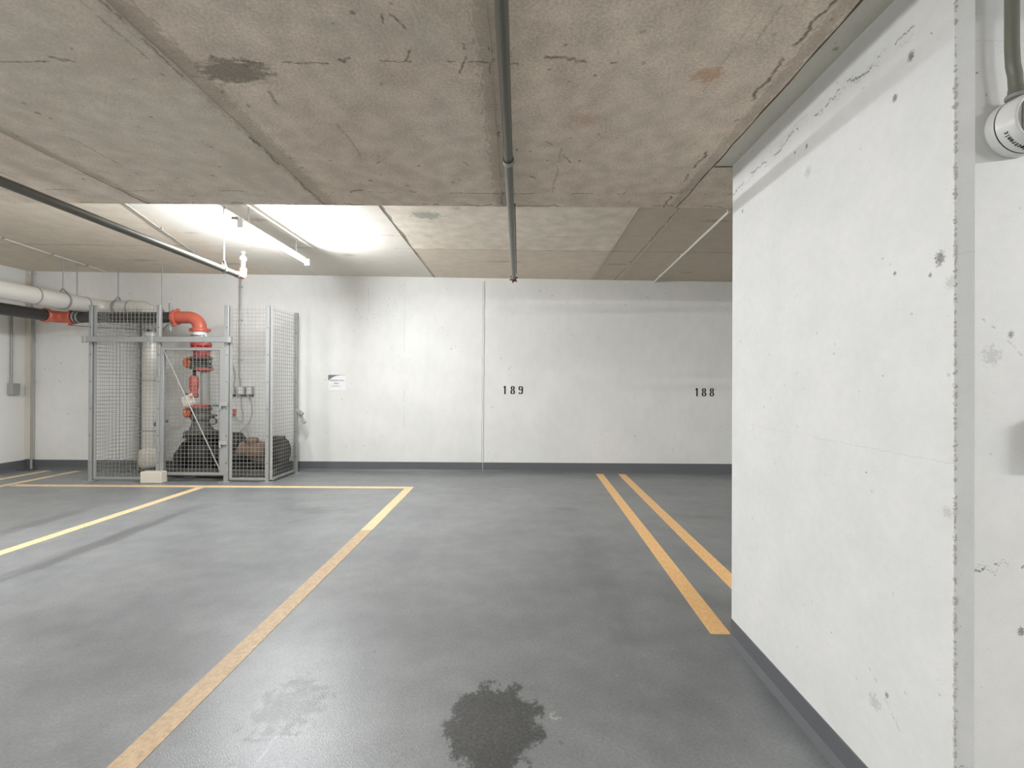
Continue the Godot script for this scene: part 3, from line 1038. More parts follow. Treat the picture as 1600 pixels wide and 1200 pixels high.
func pipework() -> void:
	# black main: comes along the side, turns, runs behind the cage front
	var t := thing("black_pipe", "black steel pipe with red elbow entering the cage top", "pipe", Vector3(-6.47, BLACK_Y, BLACK_Z))
	var st := new_st()
	sweep(st, [Vector3(0.14, 0, 0), Vector3(1.62, 0, 0)], 0.076, 22)
	obj("pipe", st, M.black_pipe, t)
	st = new_st()
	sweep(st, [Vector3(0, 0, 0.14), Vector3(0, 0, 4.2)], 0.076, 22)
	obj("pipe", st, M.black_pipe, t)
	st = new_st()
	sweep(st, rounded([Vector3(0.2, 0, 0), Vector3.ZERO, Vector3(0, 0, 0.2)], 0.12, 8), 0.082, 22)
	clamp_ring(st, Vector3(0.19, 0, 0), Vector3.RIGHT, 0.08, 0.05)
	clamp_ring(st, Vector3(0, 0, 0.19), Vector3.BACK, 0.08, 0.05)
	obj("elbow", st, M.red, t)
	for s in [0.3, 0.55]:
		st = new_st()
		ring(st, Vector3(s, 0, 0), Vector3.RIGHT, 0.077, 0.03)
		obj("strap", st, M.galv, t)

	# jacketed white pipe: comes along the side, turns behind the black pipe, drops to the floor
	var jz := -6.68
	var jx := -6.12
	t = thing("jacketed_pipe", "large white jacketed pipe turning down behind the cage mesh", "pipe", Vector3(-5.38, 0.0, jz))
	st = new_st()
	sweep(st, rounded([Vector3(jx + 5.38, 2.41, EDGE_Z - jz - 0.002), Vector3(jx + 5.38, 2.41, 0), Vector3(0, 2.41, 0), Vector3(0, 0.3, 0)], 0.17, 9), 0.11, 26)
	obj("jacket", st, M.jacket, t)
	var bands := []
	for z in [0.28, 0.95, 1.7, 2.5]:
		bands.append([Vector3(jx + 5.38, 2.41, z), Vector3.BACK])
	for x in [jx + 5.38 + 0.26, -0.3]:
		bands.append([Vector3(x, 2.41, 0), Vector3.RIGHT])
	for y in [2.1, 1.35, 0.62]:
		bands.append([Vector3(0, y, 0), Vector3.UP])
	for b in bands:
		st = new_st()
		ring(st, b[0], b[1], 0.111, 0.016)
		obj("band", st, M.galv, t)
	st = new_st()
	lathe(st, [Vector2(0.09, 0.36), Vector2(0.125, 0.34), Vector2(0.135, 0.27), Vector2(0.135, 0.18), Vector2(0.12, 0.1), Vector2(0.08, 0.07), Vector2(0, 0.06)], Transform3D(Basis.IDENTITY, Vector3(0, 0, 0.02)), 24, true)
	obj("wrapped_elbow", st, M.cream, t)
	st = new_st()
	box(st, Vector3(0, 0.035, 0), Vector3(0.24, 0.07, 0.2), 0.01)
	obj("foot", st, M.cast, t)
	st = new_st()
	sweep(st, [Vector3(0.12, 0.72, 0.05), Vector3(0.28, 0.76, 0.05)], 0.018, 10)
	box(st, Vector3(0.13, 0.72, 0.05), Vector3(0.07, 0.05, 0.05), 0.01)
	obj("drain_valve", st, M.cast, t)
	st = new_st()
	sweep(st, [Vector3(0.05, 2.07, 0.09), Vector3(0.05, 2.07, 0.15)], 0.016, 10)
	sweep(st, [Vector3(0.05, 2.07, 0.13), Vector3(0.2, 2.05, 0.13)], 0.006, 8)
	obj("gauge_cock", st, M.dark, t)

	# red riser with its fittings
	t = thing("red_riser", "red fire riser elbow and valve stack seen through the cage door", "pipe", Vector3(RISER_X, 0, BLACK_Z))
	st = new_st()
	sweep(st, rounded([Vector3(-0.375, BLACK_Y, 0), Vector3(0, BLACK_Y, 0), Vector3(0, 2.02, 0)], 0.155, 10), 0.085, 24)
	var elbow := obj("elbow", st, M.red, t)
	st = new_st()
	clamp_ring(st, Vector3(-0.34, BLACK_Y, 0), Vector3.RIGHT, 0.088, 0.06)
	obj("coupling", st, M.red, elbow)
	st = new_st()
	clamp_ring(st, Vector3(0, 2.055, 0), Vector3.UP, 0.088, 0.06)
	obj("coupling", st, M.red, elbow)
	st = new_st()
	box(st, Vector3(-0.405, BLACK_Y, 0.02), Vector3(0.035, 0.40, 0.03), 0.004)
	obj("strut", st, M.galv, t)
	st = new_st()
	sweep(st, [Vector3(0, 2.03, 0), Vector3(0.02, 1.82, 0)], 0.086, 24)
	var sleeve := obj("label_sleeve", st, M.paper, t)
	text_node("lettering", "SPRINKLER", 0.022, M.ink, sleeve, Transform3D(Basis.IDENTITY, Vector3(0.006, 1.972, 0.0875)))
	st = new_st()
	sweep(st, [Vector3(0.085, 1.99, 0.05), Vector3(0.125, 1.84, 0.05)], 0.012, 8)
	obj("bypass_pipe", st, M.grey, t)
	st = new_st()
	disc(st, Vector3(0.02, 1.85, 0), Vector3.UP, 0.13, 0.05, 22, 0.3)
	disc(st, Vector3(0.02, 1.795, 0), Vector3.UP, 0.135, 0.04, 22, 0.3)
	for k in 8:
		var a := TAU * k / 8.0
		sweep(st, [Vector3(0.02 + cos(a) * 0.115, 1.765, sin(a) * 0.115), Vector3(0.02 + cos(a) * 0.115, 1.885, sin(a) * 0.115)], 0.011, 6)
	obj("flange", st, M.red_dark, t)
	st = new_st()
	lathe(st, [Vector2(0.1, 1.78), Vector2(0.105, 1.74), Vector2(0.1, 1.69), Vector2(0.12, 1.685), Vector2(0.12, 1.665), Vector2(0, 1.665)], Transform3D(Basis.IDENTITY, Vector3(0.025, 0, 0)), 22)
	obj("reducer", st, M.red_dark, t)
	st = new_st()
	disc(st, Vector3(0.02, 1.655, 0), Vector3.UP, 0.14, 0.025, 22)
	lathe(st, [Vector2(0.1, 1.65), Vector2(0.085, 1.62), Vector2(0.115, 1.59), Vector2(0.115, 1.57), Vector2(0.085, 1.55), Vector2(0.1, 1.54)], Transform3D(Basis.IDENTITY, Vector3(0.02, 0, 0)), 22)
	disc(st, Vector3(0.02, 1.53, 0), Vector3.UP, 0.14, 0.025, 22)
	for k in 8:
		var a := TAU * k / 8.0 + 0.2
		sweep(st, [Vector3(0.02 + cos(a) * 0.12, 1.50, sin(a) * 0.12), Vector3(0.02 + cos(a) * 0.12, 1.68, sin(a) * 0.12)], 0.011, 6)
	obj("check_valve", st, M.cast, t)
	st = new_st()
	sweep(st, [Vector3(-0.07, 1.60, 0.03), Vector3(-0.12, 1.60, 0.03)], 0.05, 16)
	lathe(st, [Vector2(0.05, 0.0), Vector2(0.075, 0.005), Vector2(0.078, 0.05), Vector2(0.06, 0.065), Vector2(0, 0.068)], along(Vector3(-0.11, 1.60, 0.03), Vector3.LEFT), 18)
	obj("side_cap", st, M.orange, t)
	st = new_st()
	lathe(st, [Vector2(0.0, 1.53), Vector2(0.11, 1.52), Vector2(0.12, 1.495), Vector2(0.06, 1.47), Vector2(0, 1.47)], Transform3D(Basis.IDENTITY, Vector3(0.08, 0, 0.03)), 20)
	obj("collar", st, M.red_dark, t)
	st = new_st()
	sweep(st, [Vector3(0.08, 1.5, 0), Vector3(0.08, 0.98, 0)], 0.056, 20)
	obj("steel_pipe", st, M.grey, t)
	st = new_st()
	sweep(st, [Vector3(-0.04, 1.53, 0.05), Vector3(-0.04, 1.36, 0.05)], 0.024, 12)
	obj("stem", st, M.dark, t)
	st = new_st()
	lathe(st, [Vector2(0, 1.42), Vector2(0.035, 1.42), Vector2(0.06, 1.38), Vector2(0.055, 1.24), Vector2(0.045, 1.19), Vector2(0.06, 1.15), Vector2(0.05, 1.11), Vector2(0, 1.11)], Transform3D(Basis.IDENTITY, Vector3(-0.045, 0, 0.05)), 18, true)
	obj("alarm_valve", st, M.red_dark, t)
	st = new_st()
	sweep(st, [Vector3(-0.09, 1.13, 0.06), Vector3(-0.16, 1.16, 0.06)], 0.012, 8)
	box(st, Vector3(-0.145, 1.155, 0.06), Vector3(0.05, 0.03, 0.03), 0.006)
	obj("trim_cock", st, M.cast, t)
	st = new_st()
	disc(st, Vector3(0.02, 0.985, 0), Vector3.UP, 0.125, 0.03, 22)
	disc(st, Vector3(0.05, 1.005, 0.02), Vector3.UP, 0.1, 0.02, 22)
	obj("lower_flange", st, M.red_dark, t)
	st = new_st()
	lathe(st, [Vector2(0.12, 0.97), Vector2(0.135, 0.95), Vector2(0.11, 0.90), Vector2(0.125, 0.86), Vector2(0.14, 0.83), Vector2(0.115, 0.79), Vector2(0.12, 0.74), Vector2(0.145, 0.66), Vector2(0.21, 0.64), Vector2(0.21, 0.602), Vector2(0, 0.602)], Transform3D(Basis.IDENTITY, Vector3(0.03, 0, 0)), 24)
	for k in 6:
		var a := TAU * k / 6.0
		sweep(st, [Vector3(0.03 + cos(a) * 0.125, 0.93, sin(a) * 0.125), Vector3(0.03 + cos(a) * 0.125, 1.0, sin(a) * 0.125)], 0.012, 6)
	obj("gate_valve", st, M.cast, t)
	st = new_st()
	sweep(st, [Vector3(-0.08, 0.90, 0.03), Vector3(-0.14, 0.90, 0.03)], 0.04, 14)
	lathe(st, [Vector2(0.04, 0.0), Vector2(0.07, 0.005), Vector2(0.072, 0.045), Vector2(0.05, 0.06), Vector2(0, 0.062)], along(Vector3(-0.12, 0.90, 0.03), Vector3.LEFT), 18)
	obj("side_cap", st, M.orange, t)
	st = new_st()
	sweep(st, rounded([Vector3(0.13, 0.80, 0.03), Vector3(0.235, 0.83, 0.05), Vector3(0.235, 0.87, 0.05)], 0.02, 4), 0.014, 8)
	box(st, Vector3(0.235, 0.865, 0.05), Vector3(0.09, 0.03, 0.03), 0.006)
	obj("gauge_pipe", st, M.cast, t)
	st = new_st()
	disc(st, Vector3(0.245, 0.785, 0.07), Vector3.BACK, 0.05, 0.03, 20)
	var gauge := obj("gauge", st, M.cast, t)
	st = new_st()
	disc(st, Vector3(0.245, 0.785, 0.086), Vector3.BACK, 0.042, 0.003, 20)
	obj("dial", st, M.grey, gauge)
	st = new_st()
	box(st, Vector3(0.27, 1.0, 0.04), Vector3(0.11, 0.022, 0.02), 0.004)
	obj("lever", st, M.teal, t)

	# paper tag hanging on the valve
	var tagged := thing("paper_tag", "cream paper tag hanging askew on the red valve", "tag", Vector3(-4.51, 1.085, BLACK_Z + 0.17))
	st = new_st()
	box(st, Vector3.ZERO, Vector3(0.17, 0.13, 0.003), 0.0, Basis(Vector3.BACK, 0.42))
	obj("card", st, M.tag, tagged)
	st = new_st()
	disc(st, Vector3(0.045, 0.035, 0.002), Vector3.BACK, 0.022, 0.002, 14)
	obj("stamp", st, M.copper, tagged)

	# hangers
	hanger(Vector3(jx, 2.41, -6.1), Vector3.BACK, 0.112, up_y(jx), "threaded rod holding the jacketed pipe farthest from the cage")
	hanger(Vector3(-6.22, BLACK_Y, BLACK_Z), Vector3.RIGHT, 0.078, up_y(-6.2), "threaded rod holding the black pipe beside its red elbow at the side")
	hanger(Vector3(-5.88 , 2.41, jz), Vector3.RIGHT, 0.112, up_y(-5.9), "threaded rod holding the jacketed pipe above the cage corner post")
	hanger(Vector3(-5.01, BLACK_Y, BLACK_Z), Vector3.RIGHT, 0.078, up_y(-5.0), "threaded rod holding the black pipe near the red riser")

	# bracing cable under the black pipe
	t = thing("bracing_cable", "thin dark bracing cable sagging below the black pipe", "cable", Vector3(-6.3, 2.12, BLACK_Z))
	st = new_st()
	sweep(st, [Vector3(0, 0, 0), Vector3(0.5, -0.035, 0), Vector3(1.0, -0.06, 0.0), Vector3(1.3, -0.065, 0.0), Vector3(1.38, 0.02, 0)], 0.005, 6)
	obj("cable", st, M.cast, t)


# ---------------------------------------------------------------- wire mesh cage
const CAGE_Z := -6.09
const CAGE_TOP := 2.35

func mesh_panel(a: Vector3, b: Vector3, y0: float, y1: float) -> SurfaceTool:       # welded mesh between two uprights
	var st := new_st()
	var d := (b - a).normalized()
	var n := d.cross(Vector3.UP).normalized()
	var length := a.distance_to(b)
	var r := 0.0025
	var step := 0.051
	var k := 0
	while k * step < length:
		var p := a + d * (k * step + 0.02)
		wire(st, Vector3(p.x, y0, p.z), Vector3(p.x, y1, p.z), r)
		k += 1
	k = 0
	while y0 + k * step <= y1:
		var y := y0 + k * step
		wire(st, Vector3(a.x, y, a.z) + n * r * 1.8, Vector3(b.x, y, b.z) + n * r * 1.8, r)
		k += 1
	return st


func wire(st: SurfaceTool, a: Vector3, b: Vector3, r: float) -> void:
	sweep(st, [a, b], r, 5, false)


func post(t: Node3D, x: float, z: float, w: float, y0 := 0.0, top := CAGE_TOP, plate := true) -> void:
	var st := new_st()
	box(st, Vector3(x, (y0 + top) / 2.0, z), Vector3(w, top - y0, 0.045), 0.004)
	var p := obj("post", st, M.galv, t)
	if plate:
		st = new_st()
		box(st, Vector3(x, y0 + 0.004, z + 0.01), Vector3(0.15, 0.008, 0.10), 0.002)
		obj("foot_plate", st, M.galv, p)
	for k in 6:
		st = new_st()
		disc(st, Vector3(x + w * 0.15, y0 + 0.25 + k * 0.36, z + 0.024), Vector3.BACK, 0.008, 0.006, 8)
		obj("bolt", st, M.cast, p)


func edge_angle(t: Node3D, x: float, z: float, y0: float, y1: float) -> void:      # light angle that frames a mesh panel
	var st := new_st()
	box(st, Vector3(x, (y0 + y1) / 2.0, z), Vector3(0.034, y1 - y0, 0.006), 0.001)
	box(st, Vector3(x - 0.014, (y0 + y1) / 2.0, z - 0.017), Vector3(0.006, y1 - y0, 0.034), 0.001)
	obj("panel_angle", st, M.grey, t)


func cage() -> void:
	var t := thing("mesh_cage", "grey galvanised wire mesh cage enclosing the fire pump and red riser", "cage", Vector3(0, 0, 0))
	var z := CAGE_Z
	post(t, -5.715, z, 0.045)
	edge_angle(t, -5.665, z, 0.03, CAGE_TOP)
	post(t, -4.80, z, 0.05, 0.0, CAGE_TOP, false)
	post(t, -3.885, z, 0.06)
	edge_angle(t, -3.83, z, 0.03, CAGE_TOP)
	post(t, -3.335, z, 0.05)
	edge_angle(t, -3.285, z, 0.03, CAGE_TOP)
	post(t, -3.262, -6.72, 0.05)
	post(t, -5.655, -6.80, 0.04)
	# mesh between the posts
	obj("wire_mesh", mesh_panel(Vector3(-5.66, 0, z), Vector3(-4.82, 0, z), 0.05, CAGE_TOP - 0.01), M.wire, t)
	obj("wire_mesh", mesh_panel(Vector3(-3.83, 0, z), Vector3(-3.36, 0, z), 0.05, CAGE_TOP - 0.01), M.wire, t)
	obj("wire_mesh", mesh_panel(Vector3(-3.29, 0, z - 0.02), Vector3(-3.262, 0, -6.71), 0.05, CAGE_TOP - 0.01), M.wire, t)
	obj("wire_mesh", mesh_panel(Vector3(-5.70, 0, z - 0.02), Vector3(-5.655, 0, -6.79), 0.05, CAGE_TOP - 0.01), M.wire, t)
	# rails
	var st := new_st()
	box(st, Vector3(-4.79, 1.888, z + 0.05), Vector3(1.98, 0.072, 0.04), 0.004)
	var rail := obj("rail", st, M.galv, t)
	for x in [-5.76, -4.86, -3.83]:
		st = new_st()
		box(st, Vector3(x, 1.888, z + 0.056), Vector3(0.05, 0.088, 0.045), 0.006)
		obj("clamp", st, M.grey, rail)
	for s in [[-5.66, -4.83], [-3.83, -3.36]]:
		st = new_st()
		box(st, Vector3((s[0] + s[1]) / 2.0, 0.04, z), Vector3(s[1] - s[0], 0.03, 0.03), 0.003)
		obj("bottom_rail", st, M.galv, t)
	st = new_st()
	box(st, Vector3(-3.275, 0.04, (z - 6.70) / 2.0), Vector3(0.03, 0.03, 0.58), 0.003)
	obj("bottom_rail", st, M.galv, t)
	# latch bars at the rear post
	st = new_st()
	bar(st, Vector3(-3.24, 0.93, -6.70), Vector3(-3.13, 0.865, -6.66), 0.05, 0.03, 0.005)
	bar(st, Vector3(-3.22, 0.86, -6.72), Vector3(-3.11, 0.735, -6.68), 0.055, 0.03, 0.005)
	obj("bracket", st, M.grey, t)

	# door
	var door := Node3D.new()
	door.name = "door"
	t.add_child(door)
	var x0 := -4.745
	var x1 := -3.925
	st = new_st()
	for x in [x0, x1]:
		box(st, Vector3(x, 0.935, z + 0.005), Vector3(0.05 if x == x0 else 0.09, 1.69, 0.04), 0.004)
	for y in [0.105, 1.765]:
		box(st, Vector3((x0 + x1) / 2.0, y, z + 0.005), Vector3(x1 - x0 + 0.05, 0.035, 0.038), 0.003)
	obj("door_frame", st, M.galv, door)
	obj("wire_mesh", mesh_panel(Vector3(x0 + 0.02, 0, z), Vector3(x1 - 0.04, 0, z), 0.12, 1.75), M.wire, door)
	st = new_st()
	sweep(st, [Vector3(x0 + 0.03, 1.74, z + 0.028), Vector3(x1 - 0.03, 0.16, z + 0.028)], 0.008, 8)
	obj("brace_rod", st, M.wire, door)
	for y in [1.03, 0.52]:
		st = new_st()
		box(st, Vector3(x1 + 0.02, y, z + 0.04), Vector3(0.10, 0.05, 0.035), 0.006)
		sweep(st, [Vector3(x1 - 0.02, y - 0.06, z + 0.045), Vector3(x1 - 0.02, y + 0.03, z + 0.045)], 0.014, 8)
		obj("latch", st, M.grey, door)
	for y in [0.45, 1.45]:
		st = new_st()
		sweep(st, [Vector3(x0 - 0.03, y - 0.05, z + 0.03), Vector3(x0 - 0.03, y + 0.05, z + 0.03)], 0.013, 8)
		obj("hinge", st, M.galv, door)

	# plinth below the hinge post
	st = new_st()
	box(st, Vector3(-4.795, 0.075, -6.003), Vector3(0.28, 0.15, 0.11), 0.008)
	var o := obj("plinth_block", st, M.cream)
	tag(o, "cream concrete block against the cage post beside the door", "block")


# ---------------------------------------------------------------- pump set inside the cage
func pump() -> void:
	var pz := -6.50
	var t := thing("fire_pump", "black horizontal fire pump with rusty coupling guard inside the cage", "pump", Vector3(-4.1, 0, pz))
	var st := new_st()
	for s in [-1.0, 1.0]:
		box(st, Vector3(0.0, 0.07, s * 0.17), Vector3(1.5, 0.10, 0.07), 0.006)
	for x in [-0.7, 0.0, 0.7]:
		box(st, Vector3(x, 0.06, 0), Vector3(0.08, 0.08, 0.30), 0.006)
	obj("base_frame", st, M.cast, t)
	st = new_st()      # volute under the riser
	lathe(st, [Vector2(0.0, -0.30), Vector2(0.10, -0.30), Vector2(0.17, -0.28), Vector2(0.17, -0.24), Vector2(0.12, -0.22), Vector2(0.15, -0.16), Vector2(0.225, -0.12), Vector2(0.235, 0.0), Vector2(0.225, 0.12), Vector2(0.15, 0.16), Vector2(0.13, 0.24), Vector2(0, 0.26)], along(Vector3(-0.32, 0.33, 0), Vector3.RIGHT), 26)
	obj("casing", st, M.pump_black, t)
	st = new_st()
	disc(st, Vector3(-0.33, 0.545, 0.05), Vector3.UP, 0.22, 0.03, 24)
	disc(st, Vector3(-0.33, 0.585, 0.05), Vector3.UP, 0.20, 0.03, 24)
	box(st, Vector3(-0.30, 0.56, 0.05), Vector3(0.55, 0.045, 0.2), 0.008)
	obj("discharge_flange", st, M.pump_black, t)
	st = new_st()
	sweep(st, rounded([Vector3(-0.58, 0.33, 0), Vector3(-0.70, 0.33, 0), Vector3(-0.70, 0.12, 0)], 0.1, 6), 0.10, 20)
	disc(st, Vector3(-0.61, 0.33, 0), Vector3.RIGHT, 0.17, 0.04, 22)
	obj("suction_pipe", st, M.pump_black, t)
	for k in 10:
		var a := TAU * k / 10.0
		st = new_st()
		sweep(st, [Vector3(-0.62, 0.33 + sin(a) * 0.145, cos(a) * 0.145), Vector3(-0.54, 0.33 + sin(a) * 0.145, cos(a) * 0.145)], 0.012, 6)
		obj("flange_bolt", st, M.cast, t)
	st = new_st()      # second body beside the door post
	lathe(st, [Vector2(0, -0.12), Vector2(0.15, -0.12), Vector2(0.19, -0.08), Vector2(0.19, 0.08), Vector2(0.14, 0.12), Vector2(0, 0.12)], along(Vector3(0.02, 0.42, -0.05), Vector3.RIGHT), 24)
	sweep(st, [Vector3(-0.1, 0.30, 0.02), Vector3(0.3, 0.30, 0.02)], 0.11, 20)
	obj("bearing_housing", st, M.pump_black, t)
	st = new_st()      # rusty guard
	sweep(st, [Vector3(0.18, 0.36, 0), Vector3(0.60, 0.35, 0)], 0.13, 22)
	lathe(st, [Vector2(0, 0.0), Vector2(0.06, 0.0), Vector2(0.09, 0.03), Vector2(0.09, 0.07), Vector2(0.05, 0.1), Vector2(0, 0.105)], Transform3D(Basis.IDENTITY, Vector3(0.33, 0.45, 0.02)), 18, true)
	obj("coupling_guard", st, M.rust, t)
	st = new_st()      # motor with fins
	sweep(st, [Vector3(0.56, 0.33, -0.04), Vector3(0.77, 0.33, -0.04)], 0.17, 26)
	for k in 7:
		disc(st, Vector3(0.575 + k * 0.03, 0.33, -0.04), Vector3.RIGHT, 0.195, 0.010, 26)
	box(st, Vector3(0.67, 0.53, -0.04), Vector3(0.16, 0.06, 0.14), 0.01)
	box(st, Vector3(0.67, 0.14, -0.04), Vector3(0.2, 0.10, 0.30), 0.01)
	obj("motor", st, M.pump_black, t)
	st = new_st()
	box(st, Vector3(0.2, 0.16, 0.1), Vector3(0.42, 0.09, 0.06), 0.01)
	box(st, Vector3(-0.33, 0.13, 0.02), Vector3(0.34, 0.07, 0.28), 0.01)
	obj("pedestal", st, M.dark, t)
	st = new_st()
	sweep(st, rounded([Vector3(-0.2, 0.08, 0.27), Vector3(-0.32, 0.035, 0.3), Vector3(-0.42, 0.03, 0.32)], 0.03, 4), 0.012, 8)
	obj("drain_hose", st, M.cast, t)

	# small boxes and cables on the wall behind
	var x_boxes := [-4.31, -4.165, -4.04]
	for k in 3:
		var b := thing("switch_box", ["grey wall switch box closest to the cage door post", "middle one of three grey wall switch boxes in the cage", "grey wall switch box farthest from the cage door post"][k], "switch", Vector3(x_boxes[k], 1.20, WALL_Z), "switch boxes on the wall in the cage")
		st = new_st()
		box(st, Vector3(0, 0, 0.035), Vector3(0.09, 0.13, 0.07), 0.008)
		obj("body", st, M.grey, b)
		st = new_st()
		box(st, Vector3(0, 0.005, 0.072), Vector3(0.07, 0.10, 0.004), 0.001)
		obj("cover", st, M.white_paint, b)
		st = new_st()
		box(st, Vector3(0.025, -0.07, 0.04), Vector3(0.05, 0.02, 0.05), 0.004)
		obj("gland", st, M.dark, b)
	var red := thing("red_box", "small red junction box below the grey switch boxes in the cage", "box", Vector3(-4.30, 0.88, WALL_Z))
	st = new_st()
	box(st, Vector3(0, 0, 0.03), Vector3(0.08, 0.09, 0.06), 0.006)
	obj("body", st, M.red, red)
	st = new_st()
	box(st, Vector3(0, 0, 0.062), Vector3(0.06, 0.07, 0.005), 0.001)
	obj("cover", st, M.copper, red)
	var cables := [
		[[Vector3(-4.165, 1.12, WALL_Z + 0.05), Vector3(-4.16, 0.95, WALL_Z + 0.04), Vector3(-4.13, 0.80, WALL_Z + 0.05), Vector3(-4.18, 0.74, WALL_Z + 0.06), Vector3(-4.27, 0.83, WALL_Z + 0.05)], "grey cable looping from the middle switch box to the red box"],
		[[Vector3(-4.04, 1.12, WALL_Z + 0.05), Vector3(-4.0, 0.97, WALL_Z + 0.05), Vector3(-4.01, 0.78, WALL_Z + 0.07), Vector3(-4.12, 0.60, WALL_Z + 0.12), Vector3(-4.24, 0.46, WALL_Z + 0.2)], "grey cable hanging from the outer switch box down to the pump"],
		[[Vector3(-4.36, 1.75, WALL_Z + 0.05), Vector3(-4.29, 1.55, WALL_Z + 0.04), Vector3(-4.27, 1.40, WALL_Z + 0.03), Vector3(-4.30, 1.26, WALL_Z + 0.03)], "thin cable curving down into the switch box by the door post"],
	]
	for c in cables:
		var cb := thing("cable", c[1], "cable", c[0][0], "cables on the wall in the cage")
		st = new_st()
		var cv := Curve3D.new()
		for i in c[0].size():
			var tan_: Vector3 = (c[0][mini(i + 1, c[0].size() - 1)] - c[0][maxi(i - 1, 0)]) / 5.0
			cv.add_point(c[0][i] - c[0][0], -tan_, tan_)
		var path := []
		for p in cv.tessellate(4, 3):
			path.append(p)
		sweep(st, path, 0.007, 6)
		obj("sheath", st, M.grey, cb)
	var cd := thing("wall_conduit", "straight grey conduit dropping from the ceiling to the switch boxes", "conduit", Vector3(-4.19, 1.27, WALL_Z + 0.03))
	st = new_st()
	sweep(st, [Vector3(0, 0, 0), Vector3(-0.012, 0.2, 0), Vector3(-0.012, 1.68, 0)], 0.012, 10)
	obj("tube", st, M.galv, cd)
	for y in [0.4, 1.0, 1.5]:
		st = new_st()
		box(st, Vector3(-0.012, y, -0.012), Vector3(0.05, 0.02, 0.03), 0.003)
		obj("strap", st, M.galv, cd)


# ---------------------------------------------------------------- numbers, sign and fittings on the walls
func arc_stroke(st: SurfaceTool, c: Vector2, rx: float, ry: float, w: float, a0: float, a1: float) -> void:
	var n := 14
	var zf := 0.0015
	for k in n:
		var s := deg_to_rad(lerpf(a0, a1, float(k) / n))
		var e := deg_to_rad(lerpf(a0, a1, float(k + 1) / n))
		var p := [Vector3(c.x + cos(s) * rx, c.y + sin(s) * ry, zf), Vector3(c.x + cos(e) * rx, c.y + sin(e) * ry, zf), Vector3(c.x + cos(e) * (rx - w), c.y + sin(e) * (ry - w), zf), Vector3(c.x + cos(s) * (rx - w), c.y + sin(s) * (ry - w), zf)]
		quad(st, p[0], p[1], p[2], p[3], Vector3.BACK)


func digit(ch: String, parent: Node, x: float) -> void:
	var st := new_st()
	var w := 0.021
	match ch:
		"1":
			box(st, Vector3(0.004, 0, 0.001), Vector3(0.022, 0.124, 0.0012))
			bar(st, Vector3(-0.016, 0.036, 0.001), Vector3(0.0, 0.055, 0.001), 0.014, 0.0012)
		"8":
			for s in [[0.031, 0.031, 0.033], [-0.029, 0.035, 0.036]]:
				arc_stroke(st, Vector2(0, s[0]), s[1], s[2], w, 100, 260)
				arc_stroke(st, Vector2(0, s[0]), s[1], s[2], w, -80, 80)
		"9":
			arc_stroke(st, Vector2(0, 0.027), 0.035, 0.036, w, 100, 260)
			arc_stroke(st, Vector2(0, 0.027), 0.035, 0.036, w, -80, 80)
			arc_stroke(st, Vector2(0, -0.03), 0.035, 0.034, w, -80, 0)
			arc_stroke(st, Vector2(0, -0.03), 0.035, 0.034, w, 190, 260)
			box(st, Vector3(0.0245, 0.0, 0.001), Vector3(0.021, 0.062, 0.0012))
	var o := obj("digit", st, M.ink, parent)
	o.position.x = x


func wall_things() -> void:
	var n := thing("stall_number", "black stencilled 189 beside the vertical joint of the far wall", "number", Vector3(-0.077, 1.228, WALL_Z), "stencilled stall numbers")
	digit("1", n, -0.128)
	digit("8", n, -0.008)
	digit("9", n, 0.112)
	n = thing("stall_number", "black stencilled 188 close to the pillar edge", "number", Vector3(2.781, 1.207, WALL_Z), "stencilled stall numbers")
	digit("1", n, -0.118)
	digit("8", n, -0.010)
	digit("8", n, 0.106)

	# notice
	var s := thing("wall_notice", "small white notice with a dark curved corner on the far wall", "sign", Vector3(-2.735, 1.328, WALL_Z))
	var st := new_st()
	box(st, Vector3(0, 0, 0.002), Vector3(0.272, 0.236, 0.004), 0.001)
	obj("sheet", st, M.paper, s)
	st = new_st()
	var prev := Vector3.ZERO
	for k in 17:
		var f := k / 16.0
		var p := Vector3(-0.136 + 0.262 * f, 0.118 - 0.085 * pow(1.0 - f, 3.2) - 0.004, 0.0048)
		if k > 0:
			quad(st, prev, p, Vector3(p.x, 0.118, 0.0048), Vector3(prev.x, 0.118, 0.0048), Vector3.BACK)
		prev = p
	obj("corner_print", st, M.grey_ink, s)
	text_node("lettering", "PARKING STALL", 0.021, M.grey_ink, s, Transform3D(Basis.IDENTITY, Vector3(0.0, 0.035, 0.0048)))
	text_node("lettering", "ONLY", 0.021, M.grey_ink, s, Transform3D(Basis.IDENTITY, Vector3(-0.01, -0.012, 0.0048)))
	st = new_st()
	box(st, Vector3(-0.02, -0.052, 0.0046), Vector3(0.13, 0.008, 0.0008))
	obj("rule", st, M.grey, s)

	# pole in the corner
	var p := thing("corner_pole", "thin steel pole with foot plate in the corner by the side wall", "pole", Vector3(-7.33, 0, -6.84))
	st = new_st()
	sweep(st, [Vector3(0, 0, 0), Vector3(0, 2.99, 0)], 0.014, 10)
	obj("tube", st, M.grey, p)
	st = new_st()
	box(st, Vector3(-0.04, 0.006, 0.03), Vector3(0.22, 0.012, 0.12), 0.002)
	obj("foot_plate", st, M.cast, p)

	# box and conduit on the side wall
	var b := thing("outlet_box", "grey outlet box with conduit at the edge on the side wall", "outlet", Vector3(LEFT_X, 1.215, -6.70))
	st = new_st()
	box(st, Vector3(0.04, 0, 0), Vector3(0.08, 0.17, 0.12), 0.008)
	obj("body", st, M.grey, b)
	st = new_st()
	box(st, Vector3(0.082, 0, 0), Vector3(0.004, 0.14, 0.09), 0.001)
	obj("cover", st, M.galv, b)
	st = new_st()
	sweep(st, [Vector3(0.025, 0.08, 0.02), Vector3(0.025, 1.1, 0.02)], 0.014, 10)
	obj("conduit", st, M.galv, b)


